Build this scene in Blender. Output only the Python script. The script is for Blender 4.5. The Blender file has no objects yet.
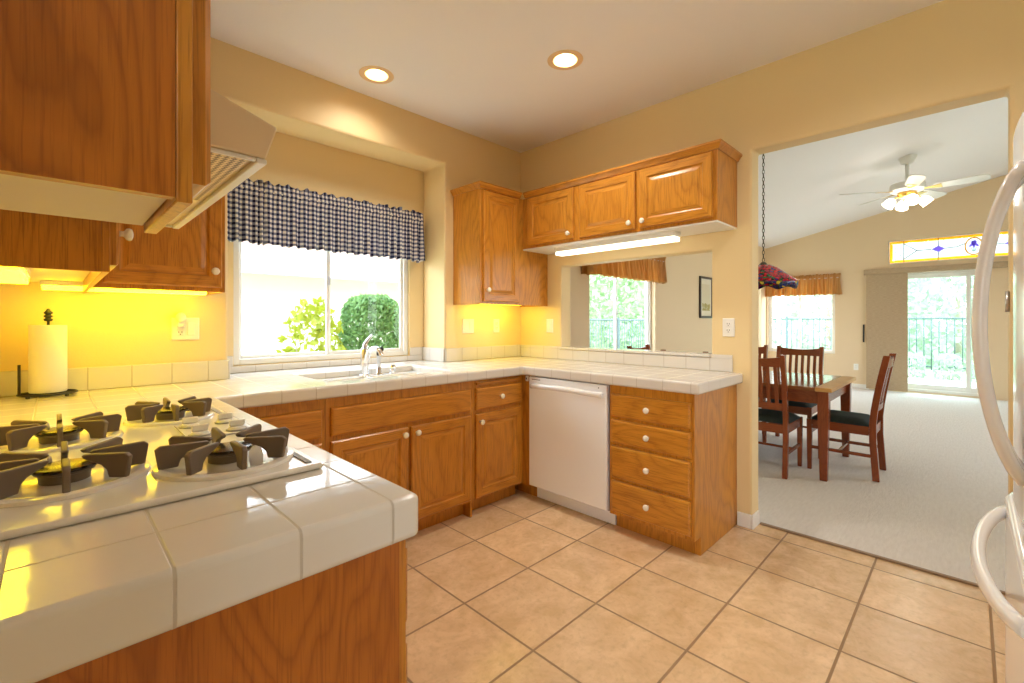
import bpy, bmesh, math, random
from mathutils import Vector, Matrix
R = math.radians
PI = math.pi
S = bpy.context.scene
C = S.collection
rnd = random.Random(7)

# ------------------------------------------------------------------ camera, sky, exposure
cd = bpy.data.cameras.new('camera'); cam = bpy.data.objects.new('camera', cd); C.objects.link(cam)
cam.location = (-2.955, -2.846, 1.245); cam.rotation_euler = (R(90), 0, R(-45))
cd.sensor_width = 36; cd.lens = 458 / 1024 * 36; cd.shift_y = -20.5 / 1024; cd.clip_start = .02; cd.clip_end = 200
S.camera = cam
vs = S.view_settings
vs.view_transform = 'Standard'; vs.look = 'None'; vs.gamma = 1; vs.use_curve_mapping = False
vs.exposure = 0.52
S.cycles.max_bounces = 10; S.cycles.diffuse_bounces = 6; S.cycles.transparent_max_bounces = 12
S.cycles.sample_clamp_indirect = 6

wd = bpy.data.worlds.new('sky'); S.world = wd; wd.use_nodes = True
wn = wd.node_tree.nodes; wl = wd.node_tree.links
bgn = wn['Background']; bgn.inputs['Strength'].default_value = 6.6
tc = wn.new('ShaderNodeTexCoord'); sp = wn.new('ShaderNodeSeparateXYZ'); rp = wn.new('ShaderNodeValToRGB')
wl.new(tc.outputs['Generated'], sp.inputs[0]); wl.new(sp.outputs['Z'], rp.inputs[0]); wl.new(rp.outputs[0], bgn.inputs[0])
rp.color_ramp.elements[0].position = .0; rp.color_ramp.elements[0].color = (.92, .97, 1, 1)
rp.color_ramp.elements[1].position = .7; rp.color_ramp.elements[1].color = (.70, .86, 1, 1)

WARM = (1.0, .95, .88)
YELLOW = (1.0, .76, .008)
POWER = dict(can=26, strip_yellow=11, strip_white=1.6, fan=5)

def spot(loc, power, col, size=.05, angle=130):
    d = bpy.data.lights.new('lamp_light', 'SPOT'); d.energy = power; d.color = col; d.shadow_soft_size = size
    d.spot_size = R(angle); d.spot_blend = .9
    o = bpy.data.objects.new('lamp_light', d); C.objects.link(o); o.location = loc
    return o
def portal(loc, rot, sx, sy):
    d = bpy.data.lights.new('daylight_portal', 'AREA'); d.shape = 'RECTANGLE'; d.size = sx; d.size_y = sy
    d.cycles.is_portal = True
    o = bpy.data.objects.new('daylight_portal', d); C.objects.link(o); o.location = loc; o.rotation_euler = rot
portal((-1.56, .36, 1.5), (R(-90), 0, 0), 1.2, 1.0)          # kitchen window, looking in (-y)
portal((2.02, .30, 1.3), (R(-90), 0, 0), 1.5, 1.2)           # dining window
portal((7.68, -.55, 1.2), (R(90), 0, R(90)), 1.2, 1.3)       # far window
portal((7.68, -2.3, 1.1), (R(90), 0, R(90)), 1.5, 2.1)       # sliding door
portal((-5.42, -4.0, 1.5), (R(90), 0, R(-90)), 2.0, 1.4)     # unseen breakfast window, added for fill daylight
portal((3.5, -6.25, 1.55), (R(90), 0, 0), 3.0, 1.5)           # unseen living room side window, added for daylight

# ------------------------------------------------------------------ materials
M = {}
def new_mat(name):
    m = bpy.data.materials.new(name); m.use_nodes = True
    nt = m.node_tree; b = nt.nodes['Principled BSDF']
    M[name] = m
    return m, nt.nodes, nt.links, b
def srgb(*c):
    f = lambda v: (v/255/12.92) if v/255 <= .04045 else ((v/255+.055)/1.055)**2.4
    return tuple(f(v) for v in c) + (1,)
def simple(name, col, rough=.5, metal=0, spec=.5, coat=0):
    m, n, l, b = new_mat(name)
    b.inputs['Base Color'].default_value = col; b.inputs['Roughness'].default_value = rough
    b.inputs['Metallic'].default_value = metal; b.inputs['Specular IOR Level'].default_value = spec
    b.inputs['Coat Weight'].default_value = coat; b.inputs['Coat Roughness'].default_value = .08
    return m
def node(n, t, **kw):
    x = n.new(t)
    for k, v in kw.items(): setattr(x, k, v)
    return x
def math_n(n, l, op, a, b=None, c=None):
    x = n.new('ShaderNodeMath'); x.operation = op
    for i, v in enumerate((a, b, c)):
        if v is None: continue
        if isinstance(v, (int, float)): x.inputs[i].default_value = v
        else: l.new(v, x.inputs[i])
    return x.outputs[0]
def mixc(n, l, f, a, b):
    x = n.new('ShaderNodeMix'); x.data_type = 'RGBA'
    for i, v in ((0, f), (6, a), (7, b)):
        if hasattr(v, 'default_value') and not isinstance(v, (tuple, float)): l.new(v, x.inputs[i])
        else: x.inputs[i].default_value = v
    return x.outputs[2]
def bump(n, l, b, h, dist=.002, strength=.3):
    x = n.new('ShaderNodeBump'); x.inputs['Distance'].default_value = dist; x.inputs['Strength'].default_value = strength
    l.new(h, x.inputs['Height']); l.new(x.outputs[0], b.inputs['Normal'])
def noise(n, l, vec, scale, detail=2, rough=.5, dist=0):
    x = n.new('ShaderNodeTexNoise'); x.inputs['Scale'].default_value = scale; x.inputs['Detail'].default_value = detail
    x.inputs['Roughness'].default_value = rough; x.inputs['Distortion'].default_value = dist
    if vec is not None: l.new(vec, x.inputs['Vector'])
    return x.outputs['Fac']
def mapped(n, l, scale, src='Object', randomize=True):
    t = n.new('ShaderNodeTexCoord'); v = t.outputs[src]
    if randomize:
        oi = n.new('ShaderNodeObjectInfo'); a = n.new('ShaderNodeVectorMath'); a.operation = 'MULTIPLY_ADD'
        cx = n.new('ShaderNodeCombineXYZ')
        for i in range(3): l.new(oi.outputs['Random'], cx.inputs[i])
        a.inputs[1].default_value = (7, 5, 3)
        l.new(cx.outputs[0], a.inputs[0]); l.new(v, a.inputs[2]); v = a.outputs[0]
    m = n.new('ShaderNodeMapping'); m.inputs['Scale'].default_value = scale; l.new(v, m.inputs[0])
    return m.outputs[0]
def thin(n, l, b, col, k):
    tr = n.new('ShaderNodeBsdfTranslucent'); l.new(col, tr.inputs[0]); mx = n.new('ShaderNodeMixShader'); mx.inputs[0].default_value = k
    l.new(b.outputs[0], mx.inputs[1]); l.new(tr.outputs[0], mx.inputs[2]); l.new(mx.outputs[0], n['Material Output'].inputs[0])
def wood(name, light, mid, dark, axis, rough=.28, k=1.0, contrast=1.0, pore=.5, stretch=.27, size=2.5, bands=22):
    m, n, l, b = new_mat(name)
    sc = [1, 1, 1]; sc[axis] = stretch
    v = mapped(n, l, tuple(s*k for s in sc))
    big = noise(n, l, v, size, 2, .45, .2)
    sc3 = [1, 1, 1]; sc3[axis] = .05
    wob = noise(n, l, mapped(n, l, tuple(sc3)), 60, 2, .6)
    fr = math_n(n, l, 'FRACT', math_n(n, l, 'MULTIPLY_ADD', big, bands*k, math_n(n, l, 'MULTIPLY', wob, .55)))
    ring = n.new('ShaderNodeValToRGB'); r = ring.color_ramp
    r.elements[0].position = 0; r.elements[0].color = (.9, .9, .9, 1); r.elements[1].position = .25; r.elements[1].color = (.25, .25, .25, 1)
    e = r.elements.new(.6); e.color = (0, 0, 0, 1); e = r.elements.new(.92); e.color = (.45, .45, .45, 1); e = r.elements.new(1); e.color = (.9, .9, .9, 1)
    l.new(fr, ring.inputs[0])
    sc2 = [1, 1, 1]; sc2[axis] = .03
    v2 = mapped(n, l, tuple(sc2))
    pores = noise(n, l, v2, 260, 3, .65)
    tone = noise(n, l, v, 1.6, 2)
    c1 = mixc(n, l, math_n(n, l, 'MULTIPLY', ring.outputs[0], min(1, .5*contrast)), light, dark)
    c2 = mixc(n, l, math_n(n, l, 'MULTIPLY', tone, .8), c1, mid)
    pr = n.new('ShaderNodeMapRange'); pr.inputs[1].default_value = .5; pr.inputs[2].default_value = .66; pr.inputs[3].default_value = 0; pr.inputs[4].default_value = pore*contrast
    l.new(pores, pr.inputs[0])
    c3 = mixc(n, l, pr.outputs[0], c2, dark)
    l.new(c3, b.inputs['Base Color'])
    b.inputs['Roughness'].default_value = rough
    bump(n, l, b, pores, .0006, .25)
    return m
OL, OM_, OD = srgb(212, 148, 56), srgb(192, 120, 28), srgb(116, 58, 6)
for nm, ax in (('oak_x', 0), ('oak_y', 1), ('oak_z', 2)): wood(nm, OL, OM_, OD, ax)
wood('oak_panel_shaded', srgb(192, 116, 36), srgb(170, 92, 16), srgb(112, 54, 6), 2, stretch=.28, size=4.2, bands=24, contrast=1.3, pore=.3)  # darker copy of the oak: dimness at the near end put into colour
CL, CM, CDk = srgb(152, 78, 40), srgb(122, 56, 28), srgb(82, 34, 18)
for nm, ax in (('cherry_x', 0), ('cherry_y', 1), ('cherry_z', 2)): wood(nm, CL, CM, CDk, ax, .25, 1.5, .6)
wood('table_top', srgb(150, 90, 46), srgb(130, 70, 34), srgb(90, 44, 22), 1, .12, 1.2, .6)
wood('pale_wood', srgb(214, 170, 100), srgb(200, 150, 84), srgb(160, 110, 60), 1, .4)

def plaster(name, col, b_strength=.25, scale=140, rough=.7):
    m, n, l, b = new_mat(name)
    v = mapped(n, l, (1, 1, 1), 'Object', False)
    h = noise(n, l, v, scale, 3, .6)
    t = noise(n, l, v, 1.3, 2)
    l.new(mixc(n, l, math_n(n, l, 'MULTIPLY', t, .12), col, tuple(c*.9 for c in col[:3])+(1,)), b.inputs['Base Color'])
    b.inputs['Roughness'].default_value = rough
    bump(n, l, b, h, .002, b_strength)
    return m
plaster('wall_paint', srgb(236, 212, 160), .3, 120, .5)
plaster('dining_paint', srgb(229, 205, 168), .2, 120, .6)
plaster('ceiling_paint', srgb(242, 240, 242), .2, 90)
simple('white_trim', srgb(238, 236, 230), .35)
simple('white_enamel', srgb(240, 238, 232), .12, 0, .5, .4)
simple('white_appliance', srgb(246, 247, 250), .22, 0, .5, .5)
simple('white_plastic', srgb(240, 238, 230), .4)
simple('ceramic', srgb(242, 236, 222), .15, 0, .5, .5)
simple('melamine', srgb(224, 208, 178), .5)
simple('hood_paint', srgb(232, 212, 176), .35)
simple('chrome', (.82, .83, .86, 1), .08, 1)
simple('brass', srgb(214, 174, 92), .3, 1)
simple('steel', (.6, .6, .62, 1), .3, 1)
simple('cast_iron', srgb(118, 102, 86), .5)
simple('cap_enamel', srgb(70, 60, 48), .18, .7)
simple('black_metal', srgb(42, 38, 40), .4)
simple('black_plastic', srgb(30, 28, 28), .5)
simple('burner_body', srgb(120, 108, 92), .4, .6)
simple('paper', srgb(246, 244, 238), .9)
simple('grey_gasket', srgb(150, 150, 150), .5)
simple('picture_frame', srgb(52, 36, 26), .35)
simple('lead', srgb(84, 76, 62), .5, .4)
simple('fence_iron', srgb(92, 112, 114), .5)
simple('bark', srgb(170, 156, 138), .9)
simple('concrete', srgb(190, 186, 178), .9)
simple('stucco_white', srgb(240, 236, 228), .9)
simple('fascia', srgb(150, 150, 152), .8)  # shade at the eave put into a grey base colour
simple('roof_tile', srgb(150, 120, 100), .9)
simple('fan_white', srgb(226, 226, 222), .4)
simple('threshold_strip', srgb(150, 128, 106), .6)
simple('wood_grip', srgb(150, 96, 46), .4)

def tile_mat(name, face_col, grout_col, s, x0, y0, w, rough=.1, vary=0, mottled=False, gb=.0015):
    """square tiles: grout lines from the surface's own coordinates, on whichever way the face looks"""
    m, n, l, b = new_mat(name)
    t = n.new('ShaderNodeTexCoord'); sx = n.new('ShaderNodeSeparateXYZ'); l.new(t.outputs['Object'], sx.inputs[0])
    g = n.new('ShaderNodeNewGeometry'); nx = n.new('ShaderNodeSeparateXYZ'); l.new(g.outputs['True Normal'], nx.inputs[0])
    def lines(coord, o, nrm):
        f = math_n(n, l, 'PINGPONG', math_n(n, l, 'SUBTRACT', coord, o), s/2)        # 0 on a line
        mr = n.new('ShaderNodeMapRange'); mr.interpolation_type = 'SMOOTHSTEP'
        mr.inputs[1].default_value = w*.35; mr.inputs[2].default_value = w*.75; mr.inputs[3].default_value = 1; mr.inputs[4].default_value = 0
        l.new(f, mr.inputs[0])
        ok = math_n(n, l, 'LESS_THAN', math_n(n, l, 'ABSOLUTE', nrm), .75)
        return math_n(n, l, 'MULTIPLY', mr.outputs[0], ok)
    lx = lines(sx.outputs[0], x0, nx.outputs[0]); ly = lines(sx.outputs[1], y0, nx.outputs[1])
    gm = math_n(n, l, 'MAXIMUM', lx, ly)
    col = face_col
    if mottled:
        v = mapped(n, l, (1, 1, 1), 'Object', False)
        n1 = noise(n, l, v, 7, 6, .68, .5); n2 = noise(n, l, v, 38, 4, .6)
        mr = n.new('ShaderNodeMapRange'); mr.inputs[1].default_value = .36; mr.inputs[2].default_value = .66; l.new(n1, mr.inputs[0])
        ca = mixc(n, l, mr.outputs[0], mottled, face_col)
        mr2 = n.new('ShaderNodeMapRange'); mr2.inputs[1].default_value = .5; mr2.inputs[2].default_value = .75; mr2.inputs[4].default_value = .5; l.new(n2, mr2.inputs[0])
        col = mixc(n, l, mr2.outputs[0], ca, tuple(c*.8 for c in mottled[:3])+(1,))
        # each tile a shade of its own
        fl = n.new('ShaderNodeCombineXYZ')
        l.new(math_n(n, l, 'FLOOR', math_n(n, l, 'DIVIDE', math_n(n, l, 'SUBTRACT', sx.outputs[0], x0), s)), fl.inputs[0])
        l.new(math_n(n, l, 'FLOOR', math_n(n, l, 'DIVIDE', math_n(n, l, 'SUBTRACT', sx.outputs[1], y0), s)), fl.inputs[1])
        wnz = n.new('ShaderNodeTexWhiteNoise'); wnz.noise_dimensions = '2D'; l.new(fl.outputs[0], wnz.inputs['Vector'])
        hsv = n.new('ShaderNodeHueSaturation'); l.new(col, hsv.inputs['Color'])
        l.new(math_n(n, l, 'MULTIPLY_ADD', wnz.outputs['Value'], .14, .93), hsv.inputs['Value']); col = hsv.outputs[0]
    l.new(mixc(n, l, gm, col, grout_col), b.inputs['Base Color'])
    rr = n.new('ShaderNodeMapRange'); rr.inputs[3].default_value = rough; rr.inputs[4].default_value = .7; l.new(gm, rr.inputs[0])
    l.new(rr.outputs[0], b.inputs['Roughness'])
    vv = mapped(n, l, (1, 1, 1), 'Object', False)
    und = noise(n, l, vv, 26 if not mottled else 60, 2)
    h = math_n(n, l, 'SUBTRACT', math_n(n, l, 'MULTIPLY', und, .3 if not mottled else .25), gm)
    bump(n, l, b, h, gb, .6)
    return m
tile_mat('counter_tile', srgb(222, 217, 209), srgb(194, 185, 172), .155, -2.537, -1.988, .004, .09)
tile_mat('floor_tile', srgb(240, 210, 172), srgb(160, 130, 98), .4095, -1.266, -1.270, .009, .25, 0, srgb(220, 186, 144), .002)

m, n, l, b = new_mat('carpet')
v = mapped(n, l, (1, 1, 1), 'Object', False)
h1 = noise(n, l, v, 220, 3, .7); v2 = mapped(n, l, (3, 14, 1), 'Object', False); h2 = noise(n, l, v2, 4, 4, .6)
l.new(mixc(n, l, h2, srgb(212, 204, 196), srgb(236, 230, 224)), b.inputs['Base Color']); b.inputs['Roughness'].default_value = 1
b.inputs['Specular IOR Level'].default_value = .1
bump(n, l, b, math_n(n, l, 'ADD', h1, math_n(n, l, 'MULTIPLY', h2, 2)), .006, .6)

m, n, l, b = new_mat('gingham')
t = n.new('ShaderNodeTexCoord'); sx = n.new('ShaderNodeSeparateXYZ'); l.new(t.outputs['UV'], sx.inputs[0])
def stripe(c, p): return math_n(n, l, 'LESS_THAN', math_n(n, l, 'FRACT', math_n(n, l, 'DIVIDE', c, p)), .5)
f = math_n(n, l, 'MULTIPLY', math_n(n, l, 'ADD', stripe(sx.outputs[0], .040), stripe(sx.outputs[1], .030)), .5)
rmp = n.new('ShaderNodeValToRGB'); rmp.color_ramp.elements[0].color = srgb(246, 242, 236); rmp.color_ramp.elements[1].color = srgb(34, 40, 78)
e = rmp.color_ramp.elements.new(.5); e.color = srgb(140, 144, 168); l.new(f, rmp.inputs[0]); l.new(rmp.outputs[0], b.inputs['Base Color']); b.inputs['Roughness'].default_value = .9; thin(n, l, b, rmp.outputs[0], .25)

m, n, l, b = new_mat('gold_cloth')
t = n.new('ShaderNodeTexCoord'); mp = n.new('ShaderNodeMapping'); mp.inputs['Scale'].default_value = (1, .05, 1); l.new(t.outputs['UV'], mp.inputs[0])
f = math_n(n, l, 'MULTIPLY_ADD', noise(n, l, mp.outputs[0], 34, 2), 2.2, -.6)
gc = mixc(n, l, f, srgb(206, 148, 76), srgb(240, 200, 132)); l.new(gc, b.inputs['Base Color']); b.inputs['Roughness'].default_value = .6; thin(n, l, b, gc, .55)

m, n, l, b = new_mat('seat_fabric')
v = mapped(n, l, (1, 1, 1)); f = noise(n, l, v, 60, 3)
l.new(mixc(n, l, f, srgb(18, 26, 24), srgb(38, 54, 50)), b.inputs['Base Color']); b.inputs['Roughness'].default_value = .85

m, n, l, b = new_mat('woven_blind')
v = mapped(n, l, (1, 12, 90), 'Object', False); f = noise(n, l, v, 1.6, 4, .7)
l.new(mixc(n, l, f, srgb(150, 124, 92), srgb(206, 184, 152)), b.inputs['Base Color']); b.inputs['Roughness'].default_value = .9
bump(n, l, b, f, .003, .4)

m, n, l, b = new_mat('hood_mesh')
v = mapped(n, l, (1, 1, 1), 'Object', False)
mp = n.new('ShaderNodeMapping'); mp.inputs['Rotation'].default_value = (0, 0, R(45)); l.new(v, mp.inputs[0])
ck = n.new('ShaderNodeTexChecker'); ck.inputs['Scale'].default_value = 130; l.new(mp.outputs[0], ck.inputs[0])
l.new(mixc(n, l, ck.outputs['Fac'], srgb(120, 92, 60), srgb(214, 186, 140)), b.inputs['Base Color']); b.inputs['Metallic'].default_value = .6; b.inputs['Roughness'].default_value = .4
bump(n, l, b, ck.outputs['Fac'], .002, .6)

def foliage_mat(name, a, c):
    m, n, l, b = new_mat(name)
    v = mapped(n, l, (1, 1, 1), 'Object', False); f = noise(n, l, v, 5, 4, .7)
    l.new(mixc(n, l, f, a, c), b.inputs['Base Color']); b.inputs['Roughness'].default_value = .6
    tr = n.new('ShaderNodeBsdfTranslucent'); l.new(mixc(n, l, f, a, c), tr.inputs[0]); mx = n.new('ShaderNodeMixShader'); mx.inputs[0].default_value = .35
    l.new(b.outputs[0], mx.inputs[1]); l.new(tr.outputs[0], mx.inputs[2]); l.new(mx.outputs[0], n['Material Output'].inputs[0])
foliage_mat('leaf_yellow', srgb(112, 128, 20), srgb(170, 176, 54))
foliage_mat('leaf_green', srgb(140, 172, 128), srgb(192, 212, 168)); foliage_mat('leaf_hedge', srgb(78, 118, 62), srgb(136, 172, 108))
foliage_mat('leaf_glare', srgb(176, 196, 172), srgb(218, 228, 208))  # outdoor glare put into the leaf colour as paleness

m, n, l, b = new_mat('lawn'); v = mapped(n, l, (1, 1, 1), 'Object', False); f = noise(n, l, v, 3, 5, .7)
l.new(mixc(n, l, f, srgb(170, 176, 150), srgb(205, 206, 186)), b.inputs['Base Color']); b.inputs['Roughness'].default_value = 1

def glass_mat(name, tint=(1, 1, 1, 1), gloss=.06):
    m, n, l, b = new_mat(name); n.remove(b)
    t = n.new('ShaderNodeBsdfTransparent'); t.inputs[0].default_value = tint
    g = n.new('ShaderNodeBsdfGlossy'); g.inputs['Roughness'].default_value = .02
    x = n.new('ShaderNodeMixShader'); x.inputs[0].default_value = gloss
    l.new(t.outputs[0], x.inputs[1]); l.new(g.outputs[0], x.inputs[2]); l.new(x.outputs[0], n['Material Output'].inputs[0])
glass_mat('glass', gloss=.01); glass_mat('slider_glass', (.88, .97, .94, 1))
def stained(name, col):
    m, n, l, b = new_mat(name); n.remove(b)
    t = n.new('ShaderNodeBsdfTransparent'); t.inputs[0].default_value = col
    d = n.new('ShaderNodeBsdfTranslucent'); d.inputs[0].default_value = col
    x = n.new('ShaderNodeMixShader'); x.inputs[0].default_value = .55
    l.new(t.outputs[0], x.inputs[1]); l.new(d.outputs[0], x.inputs[2]); l.new(x.outputs[0], n['Material Output'].inputs[0])
stained('glass_white', (.62, .64, .65, 1)); stained('glass_amber', (.80, .48, .06, 1)); stained('glass_violet', (.42, .30, .72, 1)); stained('glass_sage', (.26, .40, .32, 1))

def emis(name, col, strength):
    m, n, l, b = new_mat(name)
    b.inputs['Emission Color'].default_value = col + (1,); b.inputs['Emission Strength'].default_value = strength
    b.inputs['Base Color'].default_value = (.9, .9, .85, 1)
emis('can_bulb', (1, .86, .62), 18)
emis('strip_yellow', YELLOW, POWER['strip_yellow'])
emis('strip_white', (1, .93, .76), POWER['strip_white'])
emis('fan_globe', (1, .84, .60), 4)
simple('can_trim', srgb(236, 204, 160), .4)
simple('can_baffle', srgb(240, 214, 160), .3, .3)

m, n, l, b = new_mat('tiffany')
t = n.new('ShaderNodeTexCoord'); vo = n.new('ShaderNodeTexVoronoi'); vo.inputs['Scale'].default_value = 34; l.new(t.outputs['Object'], vo.inputs['Vector'])
ve = n.new('ShaderNodeTexVoronoi'); ve.feature = 'DISTANCE_TO_EDGE'; ve.inputs['Scale'].default_value = 34; l.new(t.outputs['Object'], ve.inputs['Vector'])
sz = n.new('ShaderNodeSeparateXYZ'); l.new(t.outputs['Object'], sz.inputs[0])
sc_ = n.new('ShaderNodeSeparateColor'); l.new(vo.outputs['Color'], sc_.inputs[0])
def ramp(cols, fac):
    r_ = n.new('ShaderNodeValToRGB'); r_.color_ramp.interpolation = 'CONSTANT'
    while len(r_.color_ramp.elements) < len(cols): r_.color_ramp.elements.new(.5)
    for i, (p_, c_) in enumerate(cols): r_.color_ramp.elements[i].position = p_; r_.color_ramp.elements[i].color = c_
    l.new(fac, r_.inputs[0]); return r_.outputs[0]
up = ramp([(0, srgb(214, 16, 40)), (.62, srgb(170, 10, 60)), (.8, srgb(40, 110, 70)), (.92, srgb(60, 40, 140))], sc_.outputs[0])
lo = ramp([(0, srgb(26, 40, 120)), (.45, srgb(30, 84, 130)), (.62, srgb(30, 100, 70)), (.78, srgb(220, 190, 70)), (.88, srgb(120, 30, 110))], sc_.outputs[0])
zz = n.new('ShaderNodeMapRange'); zz.inputs[1].default_value = -.065; zz.inputs[2].default_value = -.05; l.new(sz.outputs[2], zz.inputs[0])
cc = mixc(n, l, zz.outputs[0], lo, up)
ld = math_n(n, l, 'LESS_THAN', ve.outputs['Distance'], .06)
l.new(mixc(n, l, ld, cc, srgb(30, 28, 30)), b.inputs['Base Color']); b.inputs['Roughness'].default_value = .15
b.inputs['Transmission Weight'].default_value = 0

m, n, l, b = new_mat('print_art')
t = n.new('ShaderNodeTexCoord'); sx = n.new('ShaderNodeSeparateXYZ'); l.new(t.outputs['Object'], sx.inputs[0])
f = noise(n, l, t.outputs['Object'], 14, 4, .7)
rr_ = n.new('ShaderNodeMapRange'); rr_.inputs[1].default_value = -.02; rr_.inputs[2].default_value = -.12; l.new(sx.outputs[2], rr_.inputs[0])
k_ = math_n(n, l, 'GREATER_THAN', math_n(n, l, 'MULTIPLY', f, rr_.outputs[0]), .42)
l.new(mixc(n, l, k_, srgb(216, 204, 172), srgb(166, 150, 70)), b.inputs['Base Color'])
simple('mat_board', srgb(226, 218, 196), .9)

# ------------------------------------------------------------------ builders
WL = {}
def wloc(p): return WL.get(p.name, Vector((0, 0, 0))) if p is not None else Vector((0, 0, 0))
def tag(o, label=None, cat=None, group=None, kind=None):
    if label: o['label'] = label
    if cat: o['category'] = cat
    if group: o['group'] = group
    if kind: o['kind'] = kind
    return o
def thing(name, label, cat, loc=(0, 0, 0), group=None):
    o = bpy.data.objects.new(name, None); o.empty_display_size = .05; C.objects.link(o); o.location = loc; WL[o.name] = Vector(loc)
    return tag(o, label, cat, group)
class MB:
    def __init__(s): s.bm = bmesh.new(); s.mi = 0
    def face(s, vs, smooth=False):
        try:
            f = s.bm.faces.new(vs); f.smooth = smooth; f.material_index = s.mi; return f
        except ValueError: return None
    def box(s, x0, x1, y0, y1, z0, z1):
        x0, x1 = sorted((x0, x1)); y0, y1 = sorted((y0, y1)); z0, z1 = sorted((z0, z1))
        v = [s.bm.verts.new(p) for p in ((x0,y0,z0),(x1,y0,z0),(x1,y1,z0),(x0,y1,z0),(x0,y0,z1),(x1,y0,z1),(x1,y1,z1),(x0,y1,z1))]
        for q in ((0,3,2,1),(4,5,6,7),(0,1,5,4),(1,2,6,5),(2,3,7,6),(3,0,4,7)): s.face([v[i] for i in q])
        return s
    def prism(s, poly, vec):
        """closed 3-D polygon swept along vec"""
        a = [s.bm.verts.new(p) for p in poly]; b = [s.bm.verts.new(Vector(p)+Vector(vec)) for p in poly]; k = len(a)
        s.face(a[::-1]); s.face(b)
        for i in range(k): s.face([a[i], a[(i+1) % k], b[(i+1) % k], b[i]])
        return s
    def lathe(s, prof, at=(0, 0, 0), axis=(0, 0, 1), seg=24, sx=1, sy=1, caps=True):
        ax = Vector(axis).normalized(); q = Vector((0, 0, 1)).rotation_difference(ax); at = Vector(at)
        rings = []
        for r, h in prof:
            if r < 1e-6: rings.append([s.bm.verts.new(at + q @ Vector((0, 0, h)))])
            else: rings.append([s.bm.verts.new(at + q @ Vector((r*sx*math.cos(2*PI*i/seg), r*sy*math.sin(2*PI*i/seg), h))) for i in range(seg)])
        for A, B in zip(rings, rings[1:]):
            for i in range(seg):
                j = (i+1) % seg
                if len(A) == 1 and len(B) == 1: continue
                if len(A) == 1: s.face([A[0], B[i], B[j]][::1], True)
                elif len(B) == 1: s.face([A[i], A[j], B[0]], True)
                else: s.face([A[i], A[j], B[j], B[i]], True)
        if caps and len(rings[0]) > 1: s.face(rings[0][::-1])
        if caps and len(rings[-1]) > 1: s.face(rings[-1])
        return s
    def tube(s, pts, r, seg=10, caps=True, closed=False):
        pts = [Vector(p) for p in pts]; rr = r if isinstance(r, (list, tuple)) else [r]*len(pts)
        rings = []; up = Vector((0, 0, 1)); k = len(pts)
        prev = None
        for i, p in enumerate(pts):
            if closed: d = pts[(i+1) % k] - pts[i-1]
            else: d = (pts[min(i+1, k-1)] - pts[max(i-1, 0)])
            d.normalize()
            if prev is None:
                a = d.cross(up)
                if a.length < .05: a = d.cross(Vector((1, 0, 0)))
            else: a = prev - d * prev.dot(d)
            a.normalize(); b = d.cross(a); prev = a
            ri = rr[i]; ra, rb = ri if isinstance(ri, tuple) else (ri, ri)
            rings.append([s.bm.verts.new(p + a*ra*math.cos(2*PI*j/seg) + b*rb*math.sin(2*PI*j/seg)) for j in range(seg)])
        prs = list(zip(rings, rings[1:])) + ([(rings[-1], rings[0])] if closed else [])
        for A, B in prs:
            for i in range(seg): s.face([A[i], A[(i+1) % seg], B[(i+1) % seg], B[i]], True)
        if caps and not closed: s.face(rings[0][::-1]); s.face(rings[-1])
        return s
    def panel(s, o, u, nrm, w, h, loops, mats=None):
        """nested rectangle loops: o = lower corner, u = width direction, z up, nrm = out; loops = (inset, height); mats[i] = (side mat, rail mat) of ring i"""
        o = Vector(o); u = Vector(u); nrm = Vector(nrm); z = Vector((0, 0, 1)); L = []
        for ins, d in loops:
            L.append([s.bm.verts.new(o + u*a + z*b_ + nrm*d) for a, b_ in ((ins, ins), (w-ins, ins), (w-ins, h-ins), (ins, h-ins))])
        s.mi = 0; s.face(L[0][::-1])
        for i, (A, B) in enumerate(zip(L, L[1:])):
            for j in range(4):
                s.mi = 0 if not mats else mats[i][j % 2 == 0]
                s.face([A[j], A[(j+1) % 4], B[(j+1) % 4], B[j]])
        s.mi = 0; s.face(L[-1])
        return s
    def grid_holes(s, plane, us, vs_, holes, at, depth):
        """wall slab: plane 'x','y','z'; outer us, vs; rectangular holes cut through; at = near face, depth = signed thickness"""
        U = sorted(set([us[0], us[1]] + [h for q in holes for h in q[:2]])); V = sorted(set([vs_[0], vs_[1]] + [h for q in holes for h in q[2:]]))
        P = {}
        def pt(u, v):
            if (u, v) not in P:
                c = {'x': (at, u, v), 'y': (u, at, v), 'z': (u, v, at)}[plane]; P[(u, v)] = s.bm.verts.new(c)
            return P[(u, v)]
        fs = []
        for a, b in zip(U, U[1:]):
            for c, d in zip(V, V[1:]):
                mu, mv = (a+b)/2, (c+d)/2
                if any(q[0] < mu < q[1] and q[2] < mv < q[3] for q in holes): continue
                fs.append(s.face([pt(a, c), pt(b, c), pt(b, d), pt(a, d)]))
        r = bmesh.ops.extrude_face_region(s.bm, geom=fs)
        vec = {'x': (depth, 0, 0), 'y': (0, depth, 0), 'z': (0, 0, depth)}[plane]
        bmesh.ops.translate(s.bm, vec=vec, verts=[g for g in r['geom'] if isinstance(g, bmesh.types.BMVert)])
        return s
    def xform(s, mat): bmesh.ops.transform(s.bm, matrix=mat, verts=s.bm.verts); return s
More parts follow.
